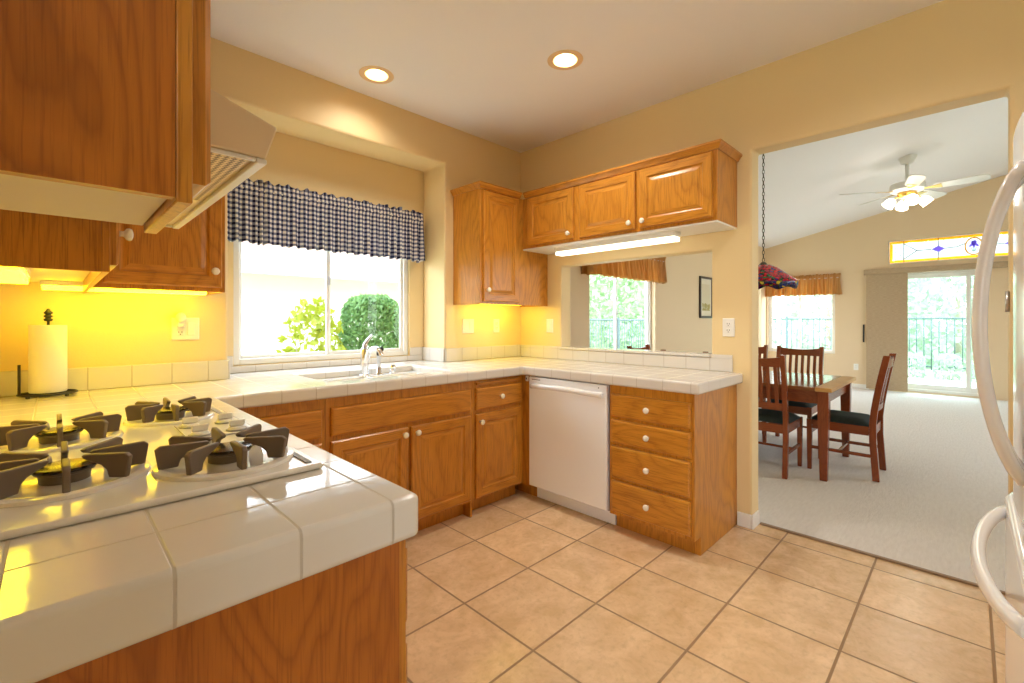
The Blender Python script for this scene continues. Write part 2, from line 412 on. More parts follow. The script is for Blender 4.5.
    def build(s, name, mat, parent=None, bevel=0, origin=None, seg=2, smooth=False, angle=35, kind=None, label=None, weld=False):
        bm = s.bm
        if weld: bmesh.ops.remove_doubles(bm, verts=bm.verts, dist=1e-5)
        bmesh.ops.recalc_face_normals(bm, faces=bm.faces)
        if origin is None:
            lo = Vector((min(v.co[i] for v in bm.verts) for i in range(3))); hi = Vector((max(v.co[i] for v in bm.verts) for i in range(3)))
            origin = (lo+hi)/2
        origin = Vector(origin)
        bmesh.ops.translate(bm, vec=-origin, verts=bm.verts)
        me = bpy.data.meshes.new(name); bm.to_mesh(me); bm.free()
        for q in (mat if isinstance(mat, (list, tuple)) else [mat]): me.materials.append(M[q])
        o = bpy.data.objects.new(name, me); C.objects.link(o)
        if parent is not None: o.parent = parent
        o.location = origin - wloc(parent); WL[o.name] = origin
        if smooth:
            me.shade_smooth(); me.set_sharp_from_angle(angle=R(angle))
        if bevel:
            b = o.modifiers.new('bevel', 'BEVEL'); b.width = bevel; b.segments = seg; b.limit_method = 'ANGLE'; b.angle_limit = R(40); b.harden_normals = False
            me.shade_smooth(); me.set_sharp_from_angle(angle=R(50))
        if kind: o['kind'] = kind
        if label: o['label'] = label
        return o
def copy_tree(o, parent=None):
    c = o.copy(); C.objects.link(c)
    if parent is not None: c.parent = parent
    for ch in [x for x in bpy.data.objects if x.parent == o]: copy_tree(ch, c)
    return c
def struct(mb, name, mat, bevel=0, **kw): return mb.build(name, mat, None, bevel, kind='structure', **kw)

KNOB = [(0, 0), (.008, 0), (.007, .010), (.009, .013), (.0155, .017), (.0175, .023), (.0155, .029), (.008, .032), (0, .0325)]
def knob(parent, at, nrm):
    return MB().lathe(KNOB, at, nrm, 16).build('knob', 'ceramic', parent, label='white ceramic knob')
def hv(u): return 'oak_x' if abs(u[0]) > .5 else 'oak_y'
DOOR_LOOPS = [(0, 0), (0, .013), (.006, .019), (.052, .019), (.056, .013), (.062, .011), (.066, .011), (.084, .0165), (.088, .017)]
def door(parent, o, u, nrm, w, h, k=None, name='door'):
    mats = [(0, 1)]*3 + [(0, 1)]*5
    d = MB().panel(o, u, nrm, w, h, DOOR_LOOPS, mats).build(name, ['oak_z', hv(u)], parent)
    if k: knob(d, Vector(o) + Vector(u)*k[0] + Vector((0, 0, k[1])) + Vector(nrm)*.019, nrm)
    return d
def drawer(parent, o, u, nrm, w, h, k=True, name='drawer', t=.019):
    d = MB().panel(o, u, nrm, w, h, [(0, 0), (0, t-.008), (.004, t-.003), (.012, t)]).build(name, hv(u), parent)
    if k: knob(d, Vector(o) + Vector(u)*(w/2) + Vector((0, 0, h/2)) + Vector(nrm)*t, nrm)
    return d

# ------------------------------------------------------------------ room shell
H = 2.75
# floors
struct(MB().box(-5.2, .105, -6.2, .42, -.12, 0), 'floor', 'floor_tile', origin=(0, 0, 0))
struct(MB().box(.105, 7.65, -6.2, .30, -.12, .008), 'floor_carpet', 'carpet', origin=(0, 0, 0))
# window wall of the kitchen with its deep niche
struct(MB().grid_holes('y', (-5.2, .133), (0, H+.1), [(-2.288, -.836, .80, 2.452)], 0, .295), 'wall_back', 'wall_paint', .012, origin=(0, 0, 0))
struct(MB().grid_holes('y', (-2.5, -.6), (.0, H), [(-2.19, -.965, .973, 2.10)], .295, .13), 'wall_niche', 'wall_paint', 0, origin=(0, 0, 0))
# wall with the pass-through and the wide doorway
struct(MB().grid_holes('x', (-6.2, .12), (0, 4.4), [(-1.684, -.462, 1.012, 1.70), (-2.969, -1.921, -.0, 2.27)], 0, .133), 'wall_right', 'wall_paint', .012, origin=(0, 0, 0))
# wall beside the cooktop, and the breakfast area behind the camera
struct(MB().box(-3.30, -3.14, -2.45, .1, 0, H+.1), 'wall_left', 'wall_paint', .012, origin=(0, 0, 0))
struct(MB().grid_holes('x', (-6.2, .295), (0, H), [(-5.0, -3.0, .8, 2.2)], -5.36, .16), 'wall_nook_left', 'wall_paint', origin=(0, 0, 0))
struct(MB().grid_holes('y', (-5.2, 0), (0, H), [], -6.2, .15), 'wall_front', 'wall_paint', origin=(0, 0, 0))
struct(MB().box(-.75, 0, -3.85, -3.70, 0, H), 'wall_fridge', 'wall_paint', .012, origin=(0, 0, 0))
cans = [(-1.56, -.28), (-.87, -1.195), (-1.0, -2.55)]  # last one is added out of view for fill light
c_holes = [(x-.07, x+.07, y-.07, y+.07) for x, y in cans]
struct(MB().grid_holes('z', (-5.36, .0), (-6.2, .295), c_holes, H, .16), 'ceiling', 'ceiling_paint', origin=(0, 0, 0))
# dining and living room
sl = .227
cz = lambda y: 2.752 + sl*(.13-y)
struct(MB().prism([(.133, .30, cz(.30)), (.133, -6.2, cz(-6.2)), (.133, -6.2, cz(-6.2)+.15), (.133, .30, cz(.30)+.15)], (7.7, 0, 0)), 'ceiling_vault', 'ceiling_paint', origin=(0, 0, 0))
DW1 = (1.27, 2.78, .72, 2.02)
DW2 = (6.35, 7.20, .72, 2.02)
struct(MB().grid_holes('y', (.133, 7.5), (0, 2.75), [DW1, DW2], .15, .16), 'wall_dining', 'dining_paint', .01, origin=(0, 0, 0))
FW = (-1.04, .12, .62, 2.02)
SL = (-3.02, -1.58, .03, 2.10)
TR = (-3.96, -1.82, 2.25, 2.66)
struct(MB().grid_holes('x', (-6.2, .31), (0, 4.4), [FW, SL, TR], 7.5, .16), 'wall_far', 'dining_paint', 0, origin=(0, 0, 0))
struct(MB().grid_holes('y', (.133, 7.5), (0, 4.4), [(2.0, 5.0, .8, 2.3)], -6.2, .15), 'wall_living', 'dining_paint', origin=(0, 0, 0))

# baseboards
b = MB(); b.box(-.014, -.001, -1.921, -1.842, .001, .085); b.box(-.014, .104, -1.935, -1.922, .001, .085)
struct(b, 'baseboard_right', 'white_trim', .004)
struct(MB().box(7.486, 7.499, -1.55, .14, .009, .09), 'baseboard_far', 'white_trim', .004)
struct(MB().box(.14, 7.48, .136, .149, .009, .09), 'baseboard_dining', 'white_trim', .004)
struct(MB().box(.095, .115, -2.965, -1.937, .001, .012), 'trim_threshold', 'threshold_strip', .003)

# tiled backsplashes and the pass-through sill
b = MB()
b.box(-3.138, -2.288, -.012, -.001, .931, 1.035); b.box(-.836, -.013, -.012, -.001, .931, 1.035)
b.box(-2.286, -2.276, .0, .294, .931, 1.035); b.box(-.848, -.838, .0, .294, .931, 1.035)
b.box(-2.275, -.849, .284, .294, .931, .971); b.box(-2.275, -2.194, .284, .294, .971, 1.035); b.box(-.961, -.849, .284, .294, .971, 1.035)
struct(b, 'trim_backsplash_back', 'counter_tile', .003, origin=(0, 0, 0))
b = MB(); b.box(-.012, -.001, -1.815, -.013, .931, 1.010); b.box(-.012, -.001, -.460, -.013, 1.010, 1.035); b.box(-.012, -.001, -1.815, -1.686, 1.010, 1.035)
struct(b, 'trim_backsplash_right', 'counter_tile', .003, origin=(0, 0, 0))
struct(MB().box(-.016, .15, -1.683, -.463, 1.013, 1.032), 'trim_sill', 'counter_tile', .006, origin=(0, 0, 0))

# ------------------------------------------------------------------ windows
def sliding_window(name, plane, u0, u1, z0, z1, at, sgn, split, fr=.045):
    """two-sash window; plane 'y' spans x, plane 'x' spans y; at = inner face, sgn = outward; split = mullion position"""
    def bx(m, a, b_, c, d, e0, e1):
        lo, hi = at + sgn*e0, at + sgn*e1
        return m.box(a, b_, lo, hi, c, d) if plane == 'y' else m.box(lo, hi, a, b_, c, d)
    root = bpy.data.objects.new(name, None); C.objects.link(root); root['kind'] = 'structure'
    m = MB(); bx(m, u0, u0+fr, z0, z1, 0, .07); bx(m, u1-fr, u1, z0, z1, 0, .07); bx(m, u0+fr, u1-fr, z0, z0+fr, 0, .07); bx(m, u0+fr, u1-fr, z1-fr, z1, 0, .07)
    m.build('window_frame', 'white_trim', root, .004)
    k = .022
    for (a, c_, e) in ((u0+fr, split+.02, .045), (split-.02, u1-fr, .018)):
        s_ = MB(); A, B, Z0, Z1 = a, c_, z0+fr, z1-fr
        bx(s_, A, A+k, Z0, Z1, e, e+.02); bx(s_, B-k, B, Z0, Z1, e, e+.02); bx(s_, A+k, B-k, Z0, Z0+k, e, e+.02); bx(s_, A+k, B-k, Z1-k, Z1, e, e+.02)
        so = s_.build('sash', 'white_trim', root, .003)
        g = MB(); bx(g, A+k, B-k, Z0+k, Z1-k, e+.008, e+.012); g.build('pane', 'glass', so)
    l_ = MB(); zc = (z0+z1)/2 - .04; bx(l_, split-.012, split+.006, zc, zc+.06, .006, .018); l_.build('latch', 'steel', root, .003)
    return root
sliding_window('window_1', 'y', -2.188, -.967, .975, 2.098, .312, 1, -1.590, .036)
sliding_window('window_2', 'y', 1.272, 2.778, .722, 2.018, .215, 1, 1.96)
sliding_window('window_3', 'y', 6.352, 7.198, .722, 2.018, .215, 1, 6.78)
sliding_window('window_4', 'x', -1.038, .118, .622, 2.018, 7.565, 1, -.44)
# unseen white-framed windows added to bring in fill daylight
def fixed_window(name, u0, u1, z0, z1, at, plane='y'):
    root = bpy.data.objects.new(name, None); C.objects.link(root); root['kind'] = 'structure'
    m = MB(); f = .06
    bx = (lambda q, a, b_, c, d, e0=0, e1=.06: q.box(a, b_, at+e0, at+e1, c, d)) if plane == 'y' else (lambda q, a, b_, c, d, e0=0, e1=.06: q.box(at+e0, at+e1, a, b_, c, d))
    bx(m, u0, u0+f, z0, z1); bx(m, u1-f, u1, z0, z1); bx(m, u0+f, u1-f, z0, z0+f); bx(m, u0+f, u1-f, z1-f, z1); bx(m, (u0+u1)/2-.03, (u0+u1)/2+.03, z0+f, z1-f)
    m.build('window_frame', 'white_trim', root); g = MB(); bx(g, u0+f, u1-f, z0+f, z1-f, .025, .03); g.build('pane', 'glass', root)
fixed_window('window_5_added', -4.998, -3.002, .802, 2.198, -5.32, 'x')
fixed_window('window_6_added', 2.002, 4.998, .802, 2.298, -6.15)

# sliding glass door
root = bpy.data.objects.new('door_1', None); C.objects.link(root); root['kind'] = 'structure'
y0, y1, z0, z1 = -3.018, -1.582, .032, 2.098
m = MB(); f = .05
m.box(7.53, 7.62, y0, y0+f, z0, z1); m.box(7.53, 7.62, y1-f, y1, z0, z1); m.box(7.53, 7.62, y0+f, y1-f, z0, z0+.045); m.box(7.53, 7.62, y0+f, y1-f, z1-.06, z1)
m.build('door_frame', 'white_trim', root, .004)
for a, c_, xx in ((-2.865, y1-f, 7.585), (y0+f, -2.80, 7.545)):
    s_ = MB(); k = .05; Z0, Z1 = z0+.045, z1-.06
    s_.box(xx, xx+.028, a, a+k, Z0, Z1); s_.box(xx, xx+.028, c_-k, c_, Z0, Z1); s_.box(xx, xx+.028, a+k, c_-k, Z0, Z0+.08); s_.box(xx, xx+.028, a+k, c_-k, Z1-.06, Z1)
    so = s_.build('door_panel', 'white_trim', root, .003)
    MB().box(xx+.011, xx+.016, a+k, c_-k, Z0+.08, Z1-.06).build('pane', 'slider_glass', so)
    if xx < 7.56: MB().box(xx-.03, xx-.001, a+.005, a+.035, .95, 1.17).build('handle', 'wood_grip', so, .008, label='wooden pull handle')

# leaded glass transom over the sliding door
root = bpy.data.objects.new('window_7', None); C.objects.link(root); root['kind'] = 'structure'
ty0, ty1, tz0, tz1 = -3.958, -1.822, 2.252, 2.658
m = MB(); f = .018
for a in ((ty0, ty0+f, tz0, tz1), (ty1-f, ty1, tz0, tz1), (ty0+f, ty1-f, tz0, tz0+f), (ty0+f, ty1-f, tz1-f, tz1)): m.box(7.52, 7.56, *a)
m.build('window_frame', 'white_trim', root, .003)
X = 7.535; A0, A1, B0, B1 = ty0+f, ty1-f, tz0+f, tz1-f; bw = .042
MB().box(X, X+.005, A0+bw, A1-bw, B0+bw, B1-bw).build('pane', 'glass_white', root)
m = MB(); m.box(X, X+.005, A0, A1, B0, B0+bw-.002); m.box(X, X+.005, A0, A1, B1-bw+.002, B1); m.box(X, X+.005, A0, A0+bw-.002, B0+bw, B1-bw); m.box(X, X+.005, A1-bw+.002, A1, B0+bw, B1-bw)
m.build('border', 'glass_amber', root, label='amber glass border')
def flat(poly, mat, name, x=X-.005, t=.004): return MB().prism([(x, p[0], p[1]) for p in poly], (t, 0, 0)).build(name, mat, root)
zc = (B0+B1)/2; yc = (A0+A1)/2
for s in (1, -1):
    dy = s*.42
    flat([(yc+dy-.085, zc), (yc+dy, zc-.055), (yc+dy+.085, zc), (yc+dy, zc+.055)], 'glass_violet', 'diamond')
# iris in an amber oval
ring = [(yc + .10*math.cos(t_), zc + .135*math.sin(t_)) for t_ in [i*PI/16 for i in range(32)]]
MB().tube([(X-.003, a, b_) for a, b_ in ring], .009, 6, closed=True).build('oval', 'glass_amber', root)
m = MB()
for (dy, dz, ry, rz, ro) in ((0, .045, .020, .042, 0), (.030, .02, .018, .038, .7), (-.030, .02, .018, .038, -.7), (.018, .065, .014, .026, .3), (-.018, .068, .014, .026, -.3), (0, .0, .015, .03, 0)):
    pts = []
    for i in range(12):
        t_ = i*PI/6; a, b_ = ry*math.cos(t_), rz*math.sin(t_); pts.append((X-.007, yc+dy+a*math.cos(ro)-b_*math.sin(ro), zc+dz+a*math.sin(ro)+b_*math.cos(ro)))
    m.prism(pts, (.004, 0, 0))
m.build('iris_flower', 'glass_violet', root)
m = MB()
for a in (-.03, .0, .03): m.prism([(X-.007, yc+a*.3-.006, zc-.09), (X-.007, yc+a*.3+.006, zc-.09), (X-.007, yc+a+.004, zc-.02), (X-.007, yc+a-.004, zc-.02)], (.004, 0, 0))
m.build('iris_leaves', 'glass_sage', root)
m = MB()
ld = lambda p, q, r=.006: m.tube([(X-.004, *p), (X-.004, *q)], r, 5)
for s in (1, -1):
    e_ = yc + s*(A1-A0)/2
    ld((e_-s*.19, B0), (e_-s*.19, B1)); ld((yc+s*.42, B0), (yc+s*.42, zc-.055)); ld((yc+s*.42, zc+.055), (yc+s*.42, B1))
    ld((e_-s*.19, B0+.05), (e_-s*.36, zc)); ld((e_-s*.19, B1-.05), (e_-s*.36, zc)); ld((e_-s*.36, zc), (yc+s*.505, zc)); ld((yc+s*.335, zc), (yc+s*.20, zc+.01)); ld((yc+s*.20, zc+.01), (yc+s*.10, zc+.05))
    for i in range(3):
        for j in range(4):
            m.box(X-.006, X-.001, e_-s*(.075+.035*i)-.008, e_-s*(.075+.035*i)+.008, B0+.055+.06*j, B0+.070+.06*j)
m.build('lead_lines', 'lead', root)

# ------------------------------------------------------------------ worktop (one continuous tiled U)
Zc, Zb = .93, .868
SX0, SX1, SY0, SY1 = -1.945, -1.14, -.50, -.015
xs = sorted({-3.138, -2.480, -2.286, SX0, SX1, -.838, -.645, -.0015}); ys = sorted({-2.135, -1.875, -.645, SY0, SY1, -.0015, .2935})
def inside(x, y):
    if SX0 < x < SX1 and SY0 < y < SY1: return False
    if x < -2.480: return y < -.0015
    if y > -.0015: return -2.286 < x < -.838
    if y > -.645: return True
    return x > -.645 and y > -1.875
wt = MB(); P = {}
def gp(x, y):
    if (x, y) not in P: P[(x, y)] = wt.bm.verts.new((x, y, Zb))
    return P[(x, y)]
fs = [wt.face([gp(a, c_), gp(b_, c_), gp(b_, d), gp(a, d)]) for a, b_ in zip(xs, xs[1:]) for c_, d in zip(ys, ys[1:]) if inside((a+b_)/2, (c_+d)/2)]
r_ = bmesh.ops.extrude_face_region(wt.bm, geom=fs); bmesh.ops.translate(wt.bm, vec=(0, 0, Zc-Zb), verts=[g for g in r_['geom'] if isinstance(g, bmesh.types.BMVert)])
for v_ in wt.bm.verts:
    if v_.co.x < -2.47 and v_.co.y < -1.8 and v_.co.z < .9: v_.co.z = .851
tag(wt.build('worktop', 'counter_tile', None, .012, origin=(0, 0, 0), seg=4), 'U-shaped white tiled worktop running under the window and around the cooktop', 'countertop')

# ------------------------------------------------------------------ base cabinets
def base_body(root, axis, a0, a1, back, face, s, top=.8665):
    """carcass with toe kick; axis = run direction ('x' or 'y'); s = sign from face to back"""
    prof = [(back, .001), (face + s*.075, .001), (face + s*.075, .10), (face, .10), (face, top), (back, top)]
    m = MB()
    if axis == 'x': m.prism([(a0, p, z) for p, z in prof], (a1-a0, 0, 0))
    else: m.prism([(p, a0, z) for p, z in prof], (0, a1-a0, 0))
    return m.build('body', 'oak_z', root, .0015)
U, N = (1, 0, 0), (0, -1, 0)
# beside the cooktop run
t = thing('base_cabinet', 'oak base cabinet tucked in the corner between cooktop run and sink', 'cabinet', (-2.25, -.3, 0), 'oak base cabinets')
base_body(t, 'x', -2.490, -2.016, -.002, -.61, 1)
drawer(t, (-2.47, -.6105, .676), U, N, .435, .14, False); door(t, (-2.47, -.6105, .115), U, N, .435, .535, (.40, .48))
# sink base: body as panels so the bowls hang inside
t = thing('sink_cabinet', 'wide oak sink cabinet with false front and two doors under the window', 'cabinet', (-1.545, -.3, 0), 'oak base cabinets')
m = MB(); m.box(-2.0145, -2.000, -.61, -.002, .001, .8665); m.box(-1.093, -1.0785, -.61, -.002, .001, .8665); m.box(-2.0, -1.093, -.61, -.592, .10, .8665); m.box(-2.0, -1.093, -.535, -.52, .001, .10); m.box(-2.0, -1.093, -.592, -.002, .10, .115)
m.build('body', 'oak_z', t)
drawer(t, (-1.990, -.6105, .676), U, N, .892, .14, False, 'false_front')
door(t, (-1.990, -.6105, .115), U, N, .436, .535, (.405, .50)); door(t, (-1.534, -.6105, .115), U, N, .436, .535, (.031, .50))
t = thing('base_cabinet', 'narrow oak base cabinet with drawer and pull-out board right of the sink', 'cabinet', (-.84, -.3, 0), 'oak base cabinets')
base_body(t, 'x', -1.0775, -.612, -.002, -.61, 1)
drawer(t, (-1.055, -.6105, .676), U, N, .415, .14, True); door(t, (-1.055, -.6105, .115), U, N, .415, .535, (.03, .485))
MB().box(-1.050, -.66, -.628, -.611, .834, .852).build('cutting_board', 'oak_x', t, .003)
t = thing('corner_cabinet', 'dark oak filler of the blind corner left of the dishwasher', 'cabinet', (-.3, -.35, 0))
m = MB(); m.box(-.611, -.002, -.683, -.002, .10, .8665); m.box(-.535, -.002, -.683, -.002, .001, .0995); m.build('body', 'oak_z', t)
lt = MB().box(-.622, -.6115, -.668, -.646, .825, .862).build('latch', 'white_plastic', t, .003, label='white child latch')
MB().box(-.6245, -.6225, -.661, -.653, .838, .850).build('slot', 'black_plastic', lt)
# drawer stack at the end of the run
U2, N2 = (0, -1, 0), (-1, 0, 0)
t = thing('drawer_cabinet', 'oak cabinet of four drawers at the open end beside the doorway', 'cabinet', (-.3, -1.58, 0), 'oak base cabinets')
base_body(t, 'y', -1.838, -1.327, -.002, -.61, 1)
for a, c_ in ((.6836, .8175), (.5306, .6655), (.3255, .512), (.1247, .3075)): drawer(t, (-.6105, -1.345, a), U2, N2, .478, c_-a)
# cooktop run
U3, N3 = (0, 1, 0), (1, 0, 0)
t = thing('base_cabinet', 'oak base cabinet with plain end panel under the cooktop', 'cabinet', (-2.8, -1.36, 0), 'oak base cabinets')
base_body(t, 'y', -2.11, -.02, -3.138, -2.4955, -1, .8495)
MB().box(-3.13, -2.5135, -2.1165, -2.1105, .001, .8495).build('end_panel', 'oak_panel_shaded', t)
drawer(t, (-2.495, -2.092, .676), U3, N3, .44, .14); drawer(t, (-2.495, -2.092, .40), U3, N3, .44, .235); drawer(t, (-2.495, -2.092, .115), U3, N3, .44, .27)
for yy in (-1.625, -1.16): drawer(t, (-2.495, yy, .676), U3, N3, .44, .14, False); door(t, (-2.495, yy, .115), U3, N3, .44, .535, (.4 if yy < -1.5 else .04, .48))

# dishwasher
t = thing('dishwasher', 'white dishwasher with bowed bar handle between the corner and the drawers', 'dishwasher', (-.3, -.99, 0))
MB().box(-.60, -.02, -1.322, -.686, .105, .864).build('tub', 'grey_gasket', t)
d = MB().box(-.632, -.601, -1.317, -.688, .112, .862).build('door', 'white_appliance', t, .006, seg=3)
pts = []
for i in range(21):
    k = i/20; yy = -.712 - k*.578; bow = 1-(2*k-1)**2
    pts.append((-.640-.030*min(1, bow*1.6), yy, .800+.012*bow))
MB().tube(pts, [(.011, .017)]*21, 12).build('handle', 'white_appliance', d)
m = MB()
for i in range(7): m.box(-.6335, -.6322, -.725-.011*i, -.717-.011*i, .843, .8475)
m.build('badge', 'black_plastic', d, label='tiny dark nameplate')
MB().box(-.6335, -.6322, -1.265, -1.259, .838, .845).build('indicator', 'black_plastic', d)
MB().box(-.545, -.530, -1.322, -.686, .004, .104).build('toe_panel', 'white_appliance', t, .002)

# ------------------------------------------------------------------ wall cabinets
Zt = 2.215
CROWN = [(0, 0), (.008, 0), (.012, .008), (.022, .022), (.030, .030), (.030, .042), (0, .042)]
def crown_run(m, p, d, out, L, ext0=0, ext1=0):
    """straight crown: from p along d, profile out/up; ends mitred outward by ext (profile-proportional)"""
    p, d, out = Vector(p), Vector(d), Vector(out)
    A = [m.bm.verts.new(p + out*o_ + Vector((0, 0, h)) - d*(o_*ext0)) for o_, h in CROWN]
    B = [m.bm.verts.new(p + d*L + out*o_ + Vector((0, 0, h)) + d*(o_*ext1)) for o_, h in CROWN]
    k = len(CROWN); m.face(A[::-1]); m.face(B)
    for i in range(k): m.face([A[i], A[(i+1) % k], B[(i+1) % k], B[i]])
def wall_body(root, x0, x1, y0, y1, z0, mat='oak_z', rec=None):
    m = MB().box(x0, x1, y0, y1, z0, Zt); return m.build('body', mat, root, .0015)
def wall_body_open(root, x0, x1, y0, y1, z0, face):
    """carcass whose bottom panel sits above the lower edge of its sides and face frame"""
    zb = z0 + .045; p = .016
    m = MB().box(x0+p, x1-p, y0+p, y1, zb, Zt) if face == 'y' else MB().box(x0, x1-p, y0+p, y1, zb, Zt)
    if face == 'y': m.box(x0, x0+p-.0002, y0+p, y1, z0, Zt); m.box(x1-p+.0002, x1, y0+p, y1, z0, Zt)
    else: m.box(x0, x1-p, y0, y0+p-.0002, z0, Zt)
    m.build('body', 'oak_z', root)
    f = MB().box(x0, x1, y0, y0+p-.0002, z0, Zt) if face == 'y' else MB().box(x1-p+.0002, x1, y0, y1, z0, Zt)
    f.build('face_frame', 'oak_z', root, .0015)
# right of the window, turning the corner
t = thing('wall_cabinet', 'tall single-door oak wall cabinet in the corner right of the window', 'cabinet', (-.38, -.16, 1.37), 'oak wall cabinets')
wall_body_open(t, -.757, -.002, -.32, -.002, 1.370, 'y')
MB().box(-.74, -.019, -.303, -.004, 1.408, 1.4145).build('underside', 'melamine', t)
door(t, (-.735, -.3205, 1.39), U, N, .372, .812, (.03, .085))
m = MB(); crown_run(m, (-.757, -.32, Zt), U, N, .757-.345, 1, 0); crown_run(m, (-.757, -.003, Zt), (0, -1, 0), (-1, 0, 0), .317, 0, 1); m.build('crown', 'oak_x', t)
# over the pass-through
t = thing('wall_cabinet', 'long three-door oak wall cabinet above the pass-through', 'cabinet', (-.16, -1.08, 1.81), 'oak wall cabinets')
wall_body(t, -.31, -.002, -1.84, -.322, 1.816)
MB().box(-.308, -.004, -1.838, -.325, 1.806, 1.8155).build('underside', 'white_trim', t)
for a, w, k in ((-.388, .447, (.415, .04)), (-.891, .438, (.405, .04)), (-1.361, .455, (.03, .04))): door(t, (-.3105, a, 1.835), U2, N2, w, .37, k)
m = MB(); crown_run(m, (-.31, -.352, Zt), (0, -1, 0), (-1, 0, 0), 1.84-.352, 0, 1); crown_run(m, (-.31, -1.84, Zt), (1, 0, 0), (0, -1, 0), .307, 1, 0); m.build('crown', 'oak_y', t)
# left of the window
t = thing('wall_cabinet', 'oak wall cabinet with raised-panel door between corner and window on the left', 'cabinet', (-2.61, -.16, 1.385), 'oak wall cabinets')
wall_body_open(t, -2.850, -2.375, -.32, -.002, 1.382, 'y')
MB().box(-2.833, -2.392, -.303, -.004, 1.420, 1.4265).build('underside', 'melamine', t)
door(t, (-2.815, -.3205, 1.402), U, N, .425, .80, (.393, .075))
m = MB(); crown_run(m, (-2.818, -.32, Zt), U, N, 2.818-2.375, 0, 1); crown_run(m, (-2.375, -.32, Zt), (0, 1, 0), (1, 0, 0), .317, 1, 0); m.build('crown', 'oak_x', t)
# on the left wall beyond the hood
t = thing('wall_cabinet', 'oak wall cabinet on the cooktop wall beyond the range hood, above the paper towels', 'cabinet', (-3.0, -.8, 1.37), 'oak wall cabinets')
wall_body_open(t, -3.138, -2.852, -1.266, -.003, 1.372, 'x')
MB().box(-3.136, -2.869, -1.249, -.01, 1.411, 1.4165).build('underside', 'melamine', t)
door(t, (-2.8515, -1.25, 1.392), U3, N3, .44, .81, (.035, .09)); door(t, (-2.8515, -.80, 1.392), U3, N3, .44, .81, (.405, .09))
m = MB(); crown_run(m, (-2.852, -1.266, Zt), (0, 1, 0), (1, 0, 0), .92); m.build('crown', 'oak_y', t)
# near cabinet beside the hood
t = thing('wall_cabinet', 'oak wall cabinet nearest the camera on the near side of the range hood', 'cabinet', (-3.0, -2.15, 1.37), 'oak wall cabinets')
m = MB(); m.box(-3.138, -2.867, -2.27, -2.255, 1.372, Zt); m.box(-3.138, -2.867, -2.045, -2.03, 1.400, Zt); m.box(-3.138, -2.867, -2.255, -2.045, 1.400, Zt)
m.build('body', 'oak_panel_shaded', t)
MB().box(-2.8665, -2.852, -2.27, -2.03, 1.368, Zt).build('face_frame', 'oak_z', t, .0015)
MB().box(-3.136, -2.868, -2.254, -2.0305, 1.378, 1.3995).build('underside', 'melamine', t)
door(t, (-2.8515, -2.258, 1.392), U3, N3, .216, .81, (.19, .09))

# range hood
t = thing('range_hood', 'beige under-cabinet range hood with metal mesh filter', 'range hood', (-2.9, -1.65, 1.51))
m = MB(); hy0, hy1 = -2.027, -1.27
poly = [(-3.138, 1.512), (-2.708, 1.512), (-2.690, 1.568), (-2.80, 1.605), (-2.846, 1.64), (-3.138, 1.66)]
m.prism([(x, hy0, z) for x, z in poly], (0, hy1-hy0, 0)); m.build('canopy', 'hood_paint', t, .003)
m = MB(); m.box(-2.722, -2.706, hy0+.002, hy1-.002, 1.503, 1.5115); m.box(-3.13, -2.7225, hy0+.002, hy0+.010, 1.505, 1.5115); m.box(-3.13, -2.7225, hy1-.012, hy1-.002, 1.505, 1.5115)
m.build('lip', 'white_trim', t, .002)
MB().box(-3.05, -2.731, hy0+.014, -1.66, 1.5065, 1.5115).build('filter', 'hood_mesh', t, label='bronze mesh grease filter')
MB().box(-3.05, -2.77, -1.63, hy1-.03, 1.5065, 1.5115).build('lamp_cover', 'white_plastic', t)

# under-cabinet strip lights
def strip(label, x0, x1, y0, y1, z0, z1, mat, body):
    t = thing('strip_light', label, 'light', ((x0+x1)/2, (y0+y1)/2, z1), 'under-cabinet lights')
    h = z1 - z0
    MB().box(x0, x1, y0, y1, z0+h*.45, z1).build('housing', body, t, .002)
    MB().box(x0+.004, x1-.004, y0+.004, y1-.004, z0, z0+h*.45-.0005).build('diffuser', mat, t, .004)
strip('glowing yellow strip light under the corner cabinet above the double outlet', -2.995, -2.42, -.20, -.12, 1.374, 1.4105, 'strip_yellow', 'white_plastic')
strip('glowing yellow strip light at the left picture edge under the cabinet by the hood', -3.10, -3.01, -1.23, -.65, 1.366, 1.4105, 'strip_yellow', 'white_plastic')
strip('short yellow strip light under the tall corner cabinet right of the window', -.66, -.12, -.20, -.12, 1.378, 1.4075, 'strip_yellow', 'white_plastic')
strip('long white fluorescent fixture under the three-door cabinet', -.24, -.15, -1.553, -.593, 1.748, 1.8055, 'strip_white', 'white_plastic')

# recessed ceiling lights
for i, (x, y) in enumerate(cans):
    if i < 2:
        lab = ('round recessed ceiling light nearer the window wall', 'round recessed ceiling light nearer the doorway wall')[i]
    else: lab = 'added recessed fill light in the ceiling, out of view above the frame'
    t = thing('recessed_light', lab, 'light', (x, y, H), 'recessed ceiling lights')
    MB().lathe([(.066, .012), (.068, -.003), (.090, -.006), (.102, -.003), (.103, -.0005), (.07, -.0005), (.0685, .012), (.066, .012)], (x, y, H), seg=32, caps=False).build('trim_ring', 'can_trim', t, smooth=True)
    m = MB(); pr = [(.067, .01), (.062, .05), (.050, .10), (.05, .12)]
    m.lathe(pr + [(0, .121)], (x, y, H), seg=32, caps=False); m.build('baffle', 'can_baffle', t, smooth=True)
    MB().lathe([(0, .045), (.03, .05), (.044, .07), (.044, .10), (0, .101)], (x, y, H), seg=24).build('bulb', 'can_bulb', t, smooth=True)
    spot((x, y, H-.006), POWER['can']*(.36, 1.3, 1.15)[i], WARM, .06, 150)

